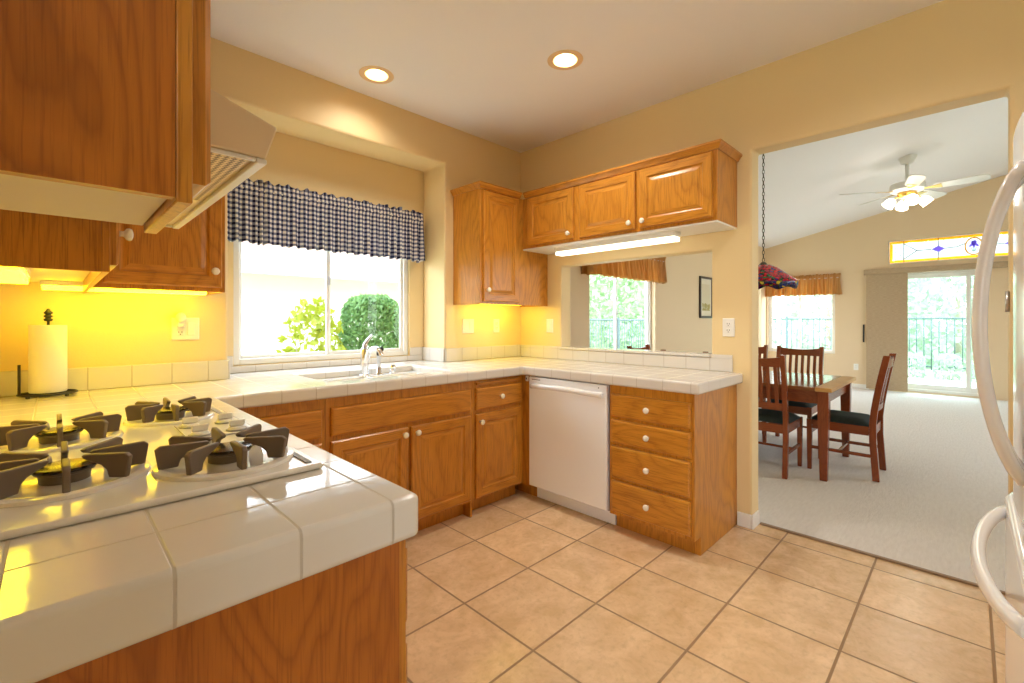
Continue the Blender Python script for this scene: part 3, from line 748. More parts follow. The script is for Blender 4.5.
# ------------------------------------------------------------------ sink and taps
t = thing('sink', 'white double-bowl sink set into the tiled worktop under the window', 'sink', ((SX0+SX1)/2, -.25, .86))
zr = .890
m = MB(); bm_ = m
def bowl(x0, x1, y0, y1, zt, zb_):
    """open bowl: rim quad loop down to a rounded floor"""
    L = []
    for ins, z in ((0, zt), (.012, zt-.01), (.02, zt-.06), (.03, zb_+.02), (.05, zb_)):
        L.append([m.bm.verts.new(p) for p in ((x0+ins, y0+ins, z), (x1-ins, y0+ins, z), (x1-ins, y1-ins, z), (x0+ins, y1-ins, z))])
    for A, B in zip(L, L[1:]):
        for j in range(4): m.face([A[j], A[(j+1) % 4], B[(j+1) % 4], B[j]])
    m.face(L[-1])
m.grid_holes('z', (SX0+.005, SX1-.005), (SY0+.005, SY1-.005), [(-1.915, -1.56, -.47, -.115), (-1.525, -1.17, -.47, -.115)], zr-.008, .007)
bowl(-1.915, -1.56, -.47, -.115, zr-.008, zr-.2); bowl(-1.525, -1.17, -.47, -.115, zr-.008, zr-.2)
m.build('basin', 'white_enamel', t, 0)
for x in (-1.737, -1.347): MB().lathe([(0, 0), (.04, 0), (.042, .004), (.03, .003), (0, .002)], (x, -.29, zr-.1995), seg=20).build('drain', 'steel', t)
zf = zr - .0005
fx, fy = -1.529, -.066
t = thing('faucet', 'chrome single-lever kitchen faucet on the sink ledge', 'faucet', (fx, fy, zf))
MB().lathe([(.034, 0), (.034, .006), (.028, .012), (.027, .04), (.026, .10), (.027, .155), (.024, .175), (.012, .185), (0, .187)], (fx, fy, zf), seg=24).build('body', 'chrome', t, smooth=True)
pts = [(fx, fy-.012, zf+.09), (fx+.004, fy-.045, zf+.150), (fx+.008, fy-.085, zf+.178), (fx+.014, fy-.13, zf+.182), (fx+.019, fy-.165, zf+.165), (fx+.021, fy-.18, zf+.14)]
MB().tube(pts, [.019, .018, .016, .0145, .014, .0145], 14).build('spout', 'chrome', t, smooth=True)
pts = [(fx, fy, zf+.183), (fx+.006, fy+.004, zf+.205), (fx+.03, fy+.01, zf+.235), (fx+.06, fy+.012, zf+.262)]
MB().tube(pts, [(.016, .014), (.015, .012), (.012, .008), (.010, .006)], 12).build('lever', 'chrome', t, smooth=True)
sx_ = -1.427
t = thing('sprayer', 'chrome pull-out side sprayer standing right of the faucet', 'sprayer', (sx_, fy, zf))
MB().lathe([(.024, 0), (.024, .005), (.018, .014), (.017, .045), (.014, .05), (0, .05)], (sx_, fy, zf), seg=20).build('holder', 'chrome', t, smooth=True)
MB().lathe([(.010, .0505), (.011, .08), (.013, .11), (.015, .125), (.0, .126)], (sx_, fy, zf), seg=18).build('hose_grip', 'steel', t, smooth=True)
MB().tube([(sx_, fy, zf+.127), (sx_, fy-.004, zf+.150), (sx_+.002, fy-.02, zf+.168), (sx_+.003, fy-.034, zf+.170)], [.015, .018, .017, .015], 14).build('spray_head', 'black_plastic', t, smooth=True)
sx_ = -1.325
t = thing('air_gap', 'short chrome air gap cap right of the sprayer', 'air gap', (sx_, fy, zf))
MB().lathe([(.024, 0), (.024, .004), (.021, .006), (.021, .05), (.018, .058), (0, .06)], (sx_, fy, zf), seg=20).build('cap', 'chrome', t, smooth=True)
MB().lathe([(.0214, .030), (.0218, .032), (.0218, .038), (.0214, .040)], (sx_, fy, zf), seg=20).build('slot_band', 'steel', t)

# ------------------------------------------------------------------ cooktop
kx0, kx1, ky0, ky1 = -3.075, -2.548, -1.872, -.945
t = thing('cooktop', 'white gas cooktop with four burners set in the tiled worktop', 'cooktop', (-2.81, -1.41, Zc))
zk = Zc + .0005
m = MB(); m.box(kx0, kx1, ky0, ky1, zk, zk+.013); m.build('body', 'white_enamel', t, .006, seg=3)
m = MB(); m.box(kx1-.03, kx1-.018, ky0+.02, ky1-.02, zk+.0135, zk+.0155); m.build('rim_line', 'grey_gasket', t)
zt_ = zk + .0135
burn = [(-2.940, -1.640, .120), (-2.945, -1.235, .115), (-2.700, -1.100, .105), (-2.690, -1.715, .122)]
def fin(m, cx, cy, ang, ro, ri, z0, h):
    d = Vector((math.cos(ang), math.sin(ang), 0)); p = Vector((-d.y, d.x, 0)); c0 = Vector((cx, cy, 0)); w = .0052
    prof = [(ro, 0), (ro+.006, h*.86), (ro-.002, h), (ri+.006, h*.93), (ri, h*.86), (ri+.006, h*.74), (ro-.046, h*.50), (ro-.036, h*.30), (ro-.032, 0)]
    m.prism([tuple(c0 + d*r_ + Vector((0, 0, z0+z_)) - p*w) for r_, z_ in prof], tuple(p*2*w))
view = lambda x, y: math.atan2(y+2.846, x+2.955)
for i, (bx_, by_, br) in enumerate(burn):
    bo = MB().lathe([(br-.012, 0), (br+.008, .0), (br+.006, .006), (br-.004, .009), (br-.014, .006), (br-.03, .003), (0, .002)], (bx_, by_, zt_), seg=40).build('burner', 'white_enamel', t, smooth=True)
    MB().lathe([(.036, .0028), (.037, .018), (.043, .020), (.044, .0235), (.0, .024)], (bx_, by_, zt_), seg=28).build('burner_head', ['burner_body'], bo, smooth=True)
    MB().lathe([(.046, 0), (.047, .003), (.044, .006), (.03, .0072), (0, .0075)], (bx_, by_, zt_+.0243), seg=28).build('burner_cap', 'cap_enamel', bo, smooth=True)
    MB().lathe([(.004, .003), (.004, .03), (.002, .040), (0, .041)], (bx_+.056*math.cos(1.96), by_+.056*math.sin(1.96), zt_), seg=8).build('igniter', 'ceramic', bo)
    for k in range(8):
        m = MB(); fin(m, bx_, by_, k*PI/4, br-.002, .033, zt_+.0075, .046); m.build('grate_fin', 'cast_iron', bo, .0022)
MB().box(-2.715, -2.575, -1.46, -1.25, zt_+.0005, zt_+.004).build('control_plate', 'white_enamel', t, .0015)
for x, y in ((-2.685, -1.425), (-2.60, -1.425), (-2.685, -1.30), (-2.60, -1.30)):
    k_ = MB().lathe([(.021, 0), (.022, .003), (.019, .008), (.015, .0095), (0, .0098)], (x, y, zt_+.0045), seg=24).build('control_knob', 'white_plastic', t, smooth=True)
    MB().lathe([(.0225, 0), (.0265, 0), (.0265, .0015), (.0225, .0015)], (x, y, zt_+.0045), seg=24).build('knob_ring', 'grey_gasket', k_)
    MB().box(x-.019, x+.019, y-.005, y+.005, zt_+.0145, zt_+.031).build('grip', 'white_plastic', k_, .003)

# ------------------------------------------------------------------ paper towels
px_, py_ = -2.972, -.105
t = thing('paper_towel_holder', 'black wire paper towel holder on the counter in the left corner', 'paper towel holder', (px_, py_, Zc))
zb_ = Zc + .012
pts = [(px_ + .088*math.cos(a), py_ + .075*math.sin(a), zb_) for a in [i*2*PI/28 for i in range(28)]]
m = MB().tube(pts, .0045, 8, closed=True); m.tube([(px_-.088, py_, zb_), (px_+.088, py_, zb_)], .004, 8); m.tube([(px_, py_-.075, zb_), (px_, py_+.075, zb_)], .004, 8)
for a in (.6, 2.5, 4.0, 5.4): m.lathe([(.006, -.0115), (.0075, -.006), (.006, 0)], (px_+.088*math.cos(a), py_+.075*math.sin(a), zb_), seg=10)
m.build('base_ring', 'black_metal', t)
MB().tube([(px_, py_, zb_), (px_, py_, zb_+.305)], .005, 10).build('spindle', 'black_metal', t)
zz_ = zb_ + .302
MB().lathe([(.010, 0), (.014, .004), (.014, .010), (.009, .012), (.009, .016), (.014, .018), (.014, .024), (.009, .026), (.009, .030), (.014, .032), (.014, .037), (.008, .044), (.004, .052), (0, .054)], (px_, py_, zz_), seg=16).build('finial', 'black_metal', t)
MB().tube([(px_-.083, py_-.02, zb_), (px_-.083, py_-.02, zb_+.125)], .0045, 8).build('tension_arm', 'black_metal', t)
t = thing('paper_towel_roll', 'full white roll of paper towels on the black holder', 'paper towels', (px_, py_, zb_+.006))
MB().lathe([(.020, .006), (.056, .006), (.058, .009), (.058, .283), (.056, .286), (.020, .286), (.019, .283), (.019, .009), (.020, .006)], (px_, py_, zb_), seg=40, caps=False).build('sheets', 'paper', t, smooth=True)
MB().lathe([(.0175, .0065), (.0188, .0065), (.0188, .2855), (.0175, .2855), (.0175, .0065)], (px_, py_, zb_), seg=24, caps=False).build('core', 'melamine', t)

# ------------------------------------------------------------------ outlets and switches
def plate(name, label, cat, at, u, nrm, gangs, w=.072):
    at, u, nrm = Vector(at), Vector(u), Vector(nrm); z = Vector((0, 0, 1)); W = w + .046*(len(gangs)-1)
    t = thing(name, label, cat, at, 'outlets and switches')
    MB().panel(at - u*W/2 - z*.057 + nrm*.001, u, nrm, W, .114, [(0, 0), (0, .003), (.004, .006)]).build('cover_plate', 'white_plastic', t)
    for i, g in enumerate(gangs):
        c_ = at + u*(i-(len(gangs)-1)/2)*.046
        if g == 'o':
            for dz in (.02, -.02):
                q = c_ + z*dz
                s_ = MB().panel(q - u*.016 - z*.014 + nrm*.0072, u, nrm, .032, .028, [(0, 0), (0, .0012), (.002, .002)]).build('socket', 'white_plastic', t)
                m = MB()
                for a in (-.0065, .0065): m.panel(q + u*(a-.0013) - z*.001 + nrm*.0094, u, nrm, .0026, .009, [(0, 0), (0, .0006)])
                m.panel(q - u*.0022 - z*.010 + nrm*.0094, u, nrm, .0044, .0045, [(0, 0), (0, .0006)])
                m.build('slots', 'black_plastic', s_)
        elif g == 'r':
            MB().panel(c_ - u*.0165 - z*.033 + nrm*.0072, u, nrm, .033, .066, [(0, 0), (0, .002), (.002, .0035)]).build('rocker', 'white_plastic', t)
        else:
            MB().panel(c_ - u*.005 - z*.011 + nrm*.0072, u, nrm, .010, .022, [(0, 0), (0, .008), (.002, .010)]).build('toggle', 'white_plastic', t)
    return t
plate('wall_outlet', 'double white plate with outlet and rocker switch on the yellow wall by the paper towels', 'outlet', (-2.478, 0, 1.205), U, N, ['o', 'r'])
t = thing('night_light', 'small white plug-in night light in the outlet near the paper towels', 'night light', (-2.501, -.02, 1.24))
MB().lathe([(.020, 0), (.021, .004), (.021, .02), (.018, .034), (.010, .040), (0, .041)], (-2.501, -.012, 1.262), (0, -1, 0), 20, 1, 1.25).build('shade', 'white_plastic', t, smooth=True)
MB().box(-2.517, -2.485, -.034, -.0105, 1.214, 1.240).build('plug_body', 'white_plastic', t, .004)
plate('light_switch', 'double white switch plate right of the window niche', 'switch', (-.608, 0, 1.205), U, N, ['r', 'r'])
plate('wall_outlet', 'white outlet on the yellow wall under the tall corner cabinet', 'outlet', (-.301, 0, 1.205), U, N, ['o'])
plate('light_switch', 'single white switch plate left of the pass-through', 'switch', (0, -.344, 1.205), U2, N2, ['r'])
plate('wall_outlet', 'white outlet between the pass-through and the doorway', 'outlet', (0, -1.790, 1.205), U2, N2, ['o'])
plate('wall_outlet', 'low white outlet on the far dining room wall left of the woven blind', 'outlet', (7.5, -1.36, .40), U2, N2, ['o'])

# ------------------------------------------------------------------ gathered valances
def valance(path, z_top, z_bot, mat, name, label, cat, group, folds, amp, header=.045, ruffle=.03, nv=22, ndens=260, seed=1, back=0):
    """cloth gathered on a rod; path = floor-plan polyline"""
    rg = random.Random(seed); P_ = [Vector((p[0], p[1], 0)) for p in path]
    L = [0]
    for a, b_ in zip(P_, P_[1:]): L.append(L[-1] + (b_-a).length)
    tot = L[-1]; nu = int(tot*ndens)
    # irregular fold phase
    cps = [0]; 
    while cps[-1] < tot: cps.append(cps[-1] + tot/folds*rg.uniform(.55, 1.45))
    amps = [rg.uniform(.55, 1.2) for _ in cps]
    t = thing(name, label, cat, (sum(p[0] for p in path)/len(path), sum(p[1] for p in path)/len(path), z_top), group)
    m = MB(); uv = {}
    rows = []
    for i in range(nu+1):
        s_ = tot*i/nu; k = 0
        while k < len(L)-2 and s_ > L[k+1]: k += 1
        d = (P_[k+1]-P_[k]).normalized(); pos = P_[k] + d*(s_-L[k]); nr = Vector((d.y, -d.x, 0))
        # soften the corners of the path
        j = 0
        while j < len(cps)-2 and s_ > cps[j+1]: j += 1
        fr = (s_-cps[j])/(cps[j+1]-cps[j]); w_ = math.sin(2*PI*fr)*amps[j]; w2 = math.sin(5.3*2*PI*s_/tot*7 + seed)*.3
        end = min(1, s_/.02, (tot-s_)/.02)
        col = []
        for q in range(nv+1):
            v = q/nv; h = (z_top-z_bot)*v
            if h < ruffle: a = amp*(.35 + .5*(1-h/ruffle)); ph = w_*.6 + math.sin(s_*210+seed)*.5
            elif h < ruffle+header: a = amp*.22; ph = w_*.8 + math.sin(s_*260)*.4
            else:
                g = (h-ruffle-header)/max(.01, (z_top-z_bot)-ruffle-header); a = amp*(.35 + .75*g); ph = w_ + w2*g
            off = a*ph*(.25+.75*max(0, end)) + (.006 if ruffle <= h <= ruffle+header else 0)
            zj = 0
            if v == 0: zj = .007*math.sin(s_*110+seed) + .006*math.sin(s_*47)
            if v > .97: zj = .004*math.sin(s_*41+seed*2) + .004*w_
            vert = m.bm.verts.new(pos + nr*off + Vector((0, 0, z_top-h+zj))); uv[vert] = (s_*1.5, h); col.append(vert)
        rows.append(col)
    lay = m.bm.loops.layers.uv.new('UVMap')
    for A, B in zip(rows, rows[1:]):
        for q in range(nv):
            f_ = m.face([A[q], A[q+1], B[q+1], B[q]], True)
            for lp in f_.loops: lp[lay].uv = uv[lp.vert]
    o = m.build('cloth', mat, t); sd = o.modifiers.new('thickness', 'SOLIDIFY'); sd.thickness = .0018; sd.offset = 0
    zr_ = z_top - ruffle - header*.5
    MB().tube([(p[0], p[1], zr_) for p in path], .006, 8).build('rod', 'white_trim', t)
    return t
valance([(-2.268, .282), (-2.262, .19), (-.910, .19), (-.903, .282)], 2.092, 1.712, 'gingham', 'gingham_valance', 'navy and white gingham valance gathered over the kitchen window', 'valance', None, 30, .017, .05, .035, 26, 320, 3)
valance([(1.12, .148), (1.12, .06), (2.88, .06), (2.88, .148)], 2.10, 1.755, 'gold_cloth', 'gold_valance', 'gold gathered valance over the window seen through the pass-through', 'valance', 'gold dining room valances', 26, .045, .03, .045, 16, 140, 5)
valance([(7.498, .13), (7.41, .10), (7.41, -1.10), (7.498, -1.12)], 2.135, 1.745, 'gold_cloth', 'gold_valance', 'gold gathered valance over the far window behind the hanging lamp', 'valance', 'gold dining room valances', 15, .05, .03, .06, 16, 110, 9)

# ------------------------------------------------------------------ woven panel blind by the sliding door
t = thing('panel_track_blind', 'beige woven panel blind drawn to the left of the sliding door', 'blind', (7.44, -2.0, 0))
MB().box(7.38, 7.498, -3.72, -1.49, 2.075, 2.165).build('headrail', 'woven_blind', t, .004)
for k, x in enumerate((7.452, 7.436, 7.420)): MB().box(x, x+.004, -2.07-.01*k, -1.515-.004*k, .03, 2.0745).build('panel', 'woven_blind', t)
MB().tube([(7.485, -1.475, 1.18), (7.485, -1.475, .86)], .012, 8).build('wand', 'black_plastic', t)

# ------------------------------------------------------------------ picture
t = thing('framed_picture', 'dark framed botanical print on the wall seen through the pass-through', 'picture', (4.42, .13, 1.6))
m = MB(); a0, a1, c0, c1, f = 4.17, 4.66, 1.29, 1.95, .035
m.box(a0, a0+f, .122, .148, c0, c1); m.box(a1-f, a1, .122, .148, c0, c1); m.box(a0+f, a1-f, .122, .148, c0, c0+f); m.box(a0+f, a1-f, .122, .148, c1-f, c1)
m.build('frame', 'picture_frame', t, .003)
MB().box(a0+f, a1-f, .138, .145, c0+f, c1-f).build('mat_board', 'mat_board', t)
MB().box(a0+.1, a1-.1, .134, .1375, c0+.12, c1-.12).build('print', 'print_art', t)

# ------------------------------------------------------------------ dining table and chairs
t = thing('dining_table', 'rectangular cherry dining table with tapered legs and pale end boards', 'table', (1.71, -1.36, .008))
tx0, tx1, tyA, tyB = 1.185, 2.235, -2.11, -.61
MB().box(tx0, tx1, tyA+.11, tyB-.11, .703, .733).build('tabletop', 'table_top', t, .004)
for a, b_ in ((tyA, tyA+.109), (tyB-.109, tyB)): MB().box(tx0, tx1, a, b_, .703, .733).build('end_board', 'pale_wood', t, .004)
m = MB(); m.box(tx0+.07, tx1-.07, tyA+.055, tyA+.078, .60, .7025); m.box(tx0+.07, tx1-.07, tyB-.078, tyB-.055, .60, .7025); m.box(tx0+.07, tx0+.093, tyA+.078, tyB-.078, .60, .7025); m.box(tx1-.093, tx1-.07, tyA+.078, tyB-.078, .60, .7025)
m.build('apron', 'cherry_y', t)
for sx in (tx0+.08, tx1-.08):
    for sy in (tyA+.065, tyB-.065):
        m = MB(); a, b_ = .037, .024
        lo = [m.bm.verts.new((sx+i*b_, sy+j*b_, .009)) for i, j in ((-1, -1), (1, -1), (1, 1), (-1, 1))]
        md = [m.bm.verts.new((sx+i*a, sy+j*a, .58)) for i, j in ((-1, -1), (1, -1), (1, 1), (-1, 1))]
        hi = [m.bm.verts.new((sx+i*a, sy+j*a, .7025)) for i, j in ((-1, -1), (1, -1), (1, 1), (-1, 1))]
        for A, B in ((lo, md), (md, hi)):
            for j in range(4): m.face([A[j], A[(j+1) % 4], B[(j+1) % 4], B[j]])
        m.face(lo[::-1]); m.face(hi); m.build('leg', 'cherry_z', t, .003)

def swept(m, pts, wx, wy):
    """square-section member through points (axis-aligned section)"""
    rg_ = []
    for i, p in enumerate(pts):
        a = wx[i] if isinstance(wx, list) else wx; b_ = wy[i] if isinstance(wy, list) else wy
        rg_.append([m.bm.verts.new((p[0]+sx*a, p[1]+sy*b_, p[2])) for sx, sy in ((-1, -1), (1, -1), (1, 1), (-1, 1))])
    for A, B in zip(rg_, rg_[1:]):
        for j in range(4): m.face([A[j], A[(j+1) % 4], B[(j+1) % 4], B[j]])
    m.face(rg_[0][::-1]); m.face(rg_[-1])
def back_y(z):   # back post bends away above the seat
    return -.215 - (0 if z < .45 else .085*((z-.45)/.52)**1.3) - (.02*(1-z/.3) if z < .3 else 0)
def make_chair(label):
    t = thing('dining_chair', label, 'chair', (0, 0, 0), 'cherry dining chairs')
    W = .195
    for s in (-1, 1):
        m = MB(); swept(m, [(s*W, back_y(z), z) for z in (.001, .15, .3, .45, .55, .65, .75, .85, .93, .972)], .017, .022); m.build('back_post', 'cherry_z', t, .003)
        m = MB(); swept(m, [(s*W, .205, .001), (s*W, .205, .42)], [.015, .019], [.015, .019]); m.build('front_leg', 'cherry_z', t, .003)
        m = MB(); m.box(s*W-.010, s*W+.010, -.19, .185, .345, .415); m.build('side_apron', 'cherry_y', t, .002)
        m = MB(); m.box(s*W-.009, s*W+.009, -.2, .19, .175, .20); m.build('stretcher', 'cherry_y', t, .002)
    MB().box(-W+.02, W-.02, .195, .215, .345, .415).build('front_apron', 'cherry_x', t, .002)
    MB().box(-W+.018, W-.018, -.225, -.205, .345, .415).build('rear_apron', 'cherry_x', t, .002)
    MB().box(-W+.010, W-.010, -.005, .013, .18, .198).build('cross_stretcher', 'cherry_x', t, .002)
    # curved top rail and lower rail
    def rail(z0, z1, arch):
        m = MB(); n_ = 10; rg_ = []
        for i in range(n_+1):
            k = i/n_; x = (-W+.0175) + (2*W-.035)*k; c_ = 1-(2*k-1)**2; yb = -.012*c_
            y_ = back_y((z0+z1)/2) + yb
            rg_.append([m.bm.verts.new((x, y_-.010, z0)), m.bm.verts.new((x, y_+.010, z0)), m.bm.verts.new((x, back_y(z1)+yb+.010, z1-arch*c_)), m.bm.verts.new((x, back_y(z1)+yb-.010, z1-arch*c_))])
        for A, B in zip(rg_, rg_[1:]):
            for j in range(4): m.face([A[j], A[(j+1) % 4], B[(j+1) % 4], B[j]])
        m.face(rg_[0][::-1]); m.face(rg_[-1]); return m
    rail(.875, .955, .016).build('top_rail', 'cherry_x', t, .002); rail(.535, .585, 0).build('lower_rail', 'cherry_x', t, .002)
    for i in range(6):
        k = (i+.5)/6; x = (-W+.03) + (2*W-.06)*k; c_ = 1-(2*k-1)**2
        m = MB(); swept(m, [(x, back_y(z)-.012*c_, z) for z in (.584, .68, .78, .877)], .013, .006); m.build('slat', 'cherry_z', t)
    m = MB(); n_ = 8; g_ = []
    for i in range(n_+1):
        row = []
        for j in range(n_+1):
            u_, v_ = i/n_*2-1, j/n_*2-1; e_ = (1-u_**6)*(1-v_**6)
            row.append(m.bm.verts.new((u_*(W+.008), .005+v_*.20 if v_ > -.99 else -.195, .418+.045*e_**.5)))
        g_.append(row)
    bt = [[m.bm.verts.new((v.co.x, v.co.y, .416)) for v in row] for row in g_]
    for i in range(n_):
        for j in range(n_):
            m.face([g_[i][j], g_[i+1][j], g_[i+1][j+1], g_[i][j+1]], True); m.face([bt[i][j], bt[i][j+1], bt[i+1][j+1], bt[i+1][j]], True)
    for k in range(n_):
        for A, B in ((g_[k][0], g_[k+1][0]), (g_[k+1][n_], g_[k][n_]), (g_[0][k+1], g_[0][k]), (g_[n_][k], g_[n_][k+1])): pass
    for i in range(n_):
        m.face([g_[i][0], bt[i][0], bt[i+1][0], g_[i+1][0]]); m.face([g_[i][n_], g_[i+1][n_], bt[i+1][n_], bt[i][n_]])
        m.face([g_[0][i], g_[0][i+1], bt[0][i+1], bt[0][i]]); m.face([g_[n_][i], bt[n_][i], bt[n_][i+1], g_[n_][i+1]])
    m.build('seat', 'seat_fabric', t, label='dark green upholstered seat')
    return t
chairs = [
    (1.72, -2.10, 0, 'dining chair at the near end of the table, its whole side turned to the doorway'),
    (1.337, -1.625, -90, 'dining chair with its slatted back to the kitchen, beside the doorway jamb'),
    (2.30, -1.58, 90, 'dining chair behind the table facing the kitchen, its slatted back above the tabletop'),
    (2.30, -1.06, 90, 'dining chair on the window side of the table, mostly hidden behind the doorway jamb'),
    (1.337, -1.03, -90, 'dining chair on the kitchen side, one post tip at the pass-through right corner'),
    (1.59, -.57, 180, 'dining chair at the far end of the table, post tips showing over the pass-through sill'),
]
ch0 = make_chair(chairs[0][3])
for i, (x, y, a, lab) in enumerate(chairs):
    o = ch0 if i == 0 else copy_tree(ch0)
    o.location = (x, y, .008); o.rotation_euler = (0, 0, R(a)); o['label'] = lab

# ------------------------------------------------------------------ hanging stained-glass lamp
lx_, ly_ = 1.70, -1.49
t = thing('pendant_lamp', 'stained-glass pendant lamp in red and blue hanging on a long chain over the dining table', 'lamp', (lx_, ly_, cz(ly_)))
m = MB(); prof = [(.03, .205), (.06, .200), (.13, .165), (.20, .11), (.255, .065), (.285, .040), (.282, .0)]
seg = 48
def scal(i): return .016*math.sin(i*2*PI/seg*9) + .008*math.sin(i*2*PI/seg*4+1)
rg_ = []
for k, (r__, h) in enumerate(prof):
    rg_.append([m.bm.verts.new((lx_ + r__*(1+.03*math.sin(6*i*2*PI/seg))*math.cos(2*PI*i/seg), ly_ + r__*(1+.03*math.sin(6*i*2*PI/seg))*math.sin(2*PI*i/seg), 1.562 + h + (scal(i) if k == len(prof)-1 else 0))) for i in range(seg)])
for A, B in zip(rg_, rg_[1:]):
    for i in range(seg): m.face([A[i], A[(i+1) % seg], B[(i+1) % seg], B[i]], True)
sh = m.build('shade', 'tiffany', t); sd = sh.modifiers.new('thickness', 'SOLIDIFY'); sd.thickness = .005
MB().lathe([(0, .198), (.034, .200), (.036, .208), (.020, .225), (.008, .232), (0, .233)], (lx_, ly_, 1.562), seg=20).build('shade_cap', 'lead', t, smooth=True)
MB().lathe([(0, .06), (.03, .075), (.038, .11), (.025, .15), (.015, .17), (.015, .197), (0, .1975)], (lx_, ly_, 1.562), seg=16).build('bulb', 'white_plastic', t, smooth=True)
m = MB(); zc_ = 1.795; i = 0; ztop = cz(ly_) - .03
while zc_ + .02 < ztop:
    pts = []
    for k in range(10):
        a = 2*PI*k/10; u_, w_ = .009*math.cos(a), .021*math.sin(a)
        pts.append((lx_+(u_ if i % 2 else 0), ly_+(0 if i % 2 else u_), zc_+.017+w_))
    m.tube(pts, .0032, 6, closed=True); zc_ += .034; i += 1
m.build('chain', 'lead', t)
MB().lathe([(.012, 0), (.05, .018), (.055, .03), (.0, .031)], (lx_, ly_, ztop-.012), seg=20).build('ceiling_canopy', 'lead', t)

# ------------------------------------------------------------------ ceiling fan
fx_, fy_ = 4.606, -2.29; zc0 = cz(fy_)
t = thing('ceiling_fan', 'white five-blade ceiling fan with lit glass globes on the sloped ceiling', 'ceiling fan', (fx_, fy_, zc0))
MB().lathe([(.03, -.10), (.06, -.085), (.085, -.035), (.098, .005), (0, .006)], (fx_, fy_, zc0+.004), (0, -.1, 1), seg=24).build('canopy', 'fan_white', t, smooth=True)
MB().tube([(fx_, fy_, zc0-.09), (fx_, fy_, zc0-.30)], .020, 12).build('downrod', 'fan_white', t)
zm = zc0 - .31
MB().lathe([(0, .012), (.05, .010), (.06, 0), (.13, -.014), (.17, -.03), (.175, -.06), (.175, -.105), (.15, -.125), (.09, -.135), (0, -.136)], (fx_, fy_, zm), seg=36).build('motor', 'fan_white', t, smooth=True)
ax = math.atan2(1, 1)
for k in range(5):
    a = R(-96) + k*2*PI/5
    d = Vector((math.cos(a), math.sin(a), 0)); p = Vector((-d.y, d.x, 0)); c_ = Vector((fx_, fy_, zm-.115))
    m = MB(); tl = Vector((0, 0, .018))
    poly = []
    for r__, w_ in ((.25, .055), (.28, .062), (.45, .072), (.64, .076), (.70, .066), (.725, .045)): poly.append(c_ + d*r__ + p*w_ - tl*(w_/.07))
    for r__, w_ in reversed(((.25, .055), (.28, .062), (.45, .072), (.64, .076), (.70, .066), (.725, .045))): poly.append(c_ + d*r__ - p*w_ + tl*(w_/.07))
    m.prism([tuple(q) for q in poly], (0, 0, .009)); bl = m.build('blade', 'fan_white', t, .002)
    m = MB(); m.prism([tuple(c_ + d*.15 + p*.016 - Vector((0, 0, .006))), tuple(c_ + d*.32 + p*.05 - Vector((0, 0, .004)) - tl*.6), tuple(c_ + d*.32 - p*.05 - Vector((0, 0, .004)) + tl*.6), tuple(c_ + d*.15 - p*.016 - Vector((0, 0, .006)))], (0, 0, .004))
    m.build('blade_bracket', 'brass', bl)
MB().lathe([(.09, 0), (.10, -.02), (.085, -.055), (.05, -.07), (0, -.072)], (fx_, fy_, zm-.137), seg=24).build('light_fitter', 'brass', t, smooth=True)
for k in range(4):
    a = R(20) + k*PI/2; d = Vector((math.cos(a), math.sin(a), 0))
    pa = Vector((fx_, fy_, zm-.18)) + d*.075; pb = pa + d*.06 + Vector((0, 0, -.03))
    ar = MB().tube([pa, (pa+pb)/2 + Vector((0, 0, .006)), pb], .010, 8).build('lamp_arm', 'brass', t)
    MB().lathe([(.024, 0), (.045, .02), (.062, .06), (.060, .09), (.066, .108), (.062, .108), (.05, .06), (0, .02)], pb, (d.x*.65, d.y*.65, -.76), seg=20).build('glass_globe', 'fan_globe', ar, smooth=True)
ld_ = bpy.data.lights.new('fan_light', 'POINT'); ld_.energy = POWER['fan']; ld_.color = WARM; ld_.shadow_soft_size = .1
lo_ = bpy.data.objects.new('fan_light', ld_); C.objects.link(lo_); lo_.location = (fx_, fy_, zm-.36)

# ------------------------------------------------------------------ refrigerator
t = thing('refrigerator', 'white bottom-freezer refrigerator with long bowed handles at the right edge', 'refrigerator', (-1.36, -3.3, 0))
f0, f1, fb = -1.815, -.905, -3.69
MB().box(f0+.005, f1-.005, fb, -2.985, .03, 1.745).build('cabinet', 'white_appliance', t, .008)
m = MB()
for x in (f0+.06, f1-.06):
    for y in (fb+.06, -3.04): m.lathe([(.02, .001), (.02, .0295)], (x, y, 0), seg=12)
m.build('feet', 'black_plastic', t)
def bowed_door(name, x0, x1, z0, z1, yb, yf, bowd):
    m = MB(); n_ = 14; pr = [(x0, yb)]
    for i in range(n_+1):
        k = i/n_; x = x0+.004 + (x1-x0-.008)*k; c_ = 1-(2*k-1)**2; ed = min(1, k/.05, (1-k)/.05); pr.append((x, yf-.014*(1-ed)**2 - bowd*(1-c_)))
    pr.append((x1, yb))
    m.prism([(x, y, z0) for x, y in pr], (0, 0, z1-z0)); return m.build(name, 'white_appliance', t, .012, seg=4)
xm = (f0+f1)/2
dl = bowed_door('door', f0, xm-.003, .745, 1.76, -2.984, -2.930, .012); dr = bowed_door('door', xm+.003, f1, .745, 1.76, -2.984, -2.930, .012)
dz = bowed_door('freezer_drawer', f0, f1, .085, .735, -2.984, -2.918, .002)
MB().box(f0+.01, f1-.01, -2.98, -2.95, .032, .082).build('kick_plate', 'grey_gasket', t)
def vhandle(x, par):
    pts = []; n_ = 24; za, zb2 = .88, 1.60
    for i in range(n_+1):
        k = i/n_; c_ = 1-(2*k-1)**2; pts.append((x, -2.934 + .072*min(1, c_**.75), za + (zb2-za)*k))
    MB().tube(pts, [(.017, .014)]*(n_+1), 14).build('handle', 'white_appliance', par, label='long white bowed handle')
vhandle(xm-.05, dl); vhandle(xm+.06, dr)
pts = []; n_ = 24
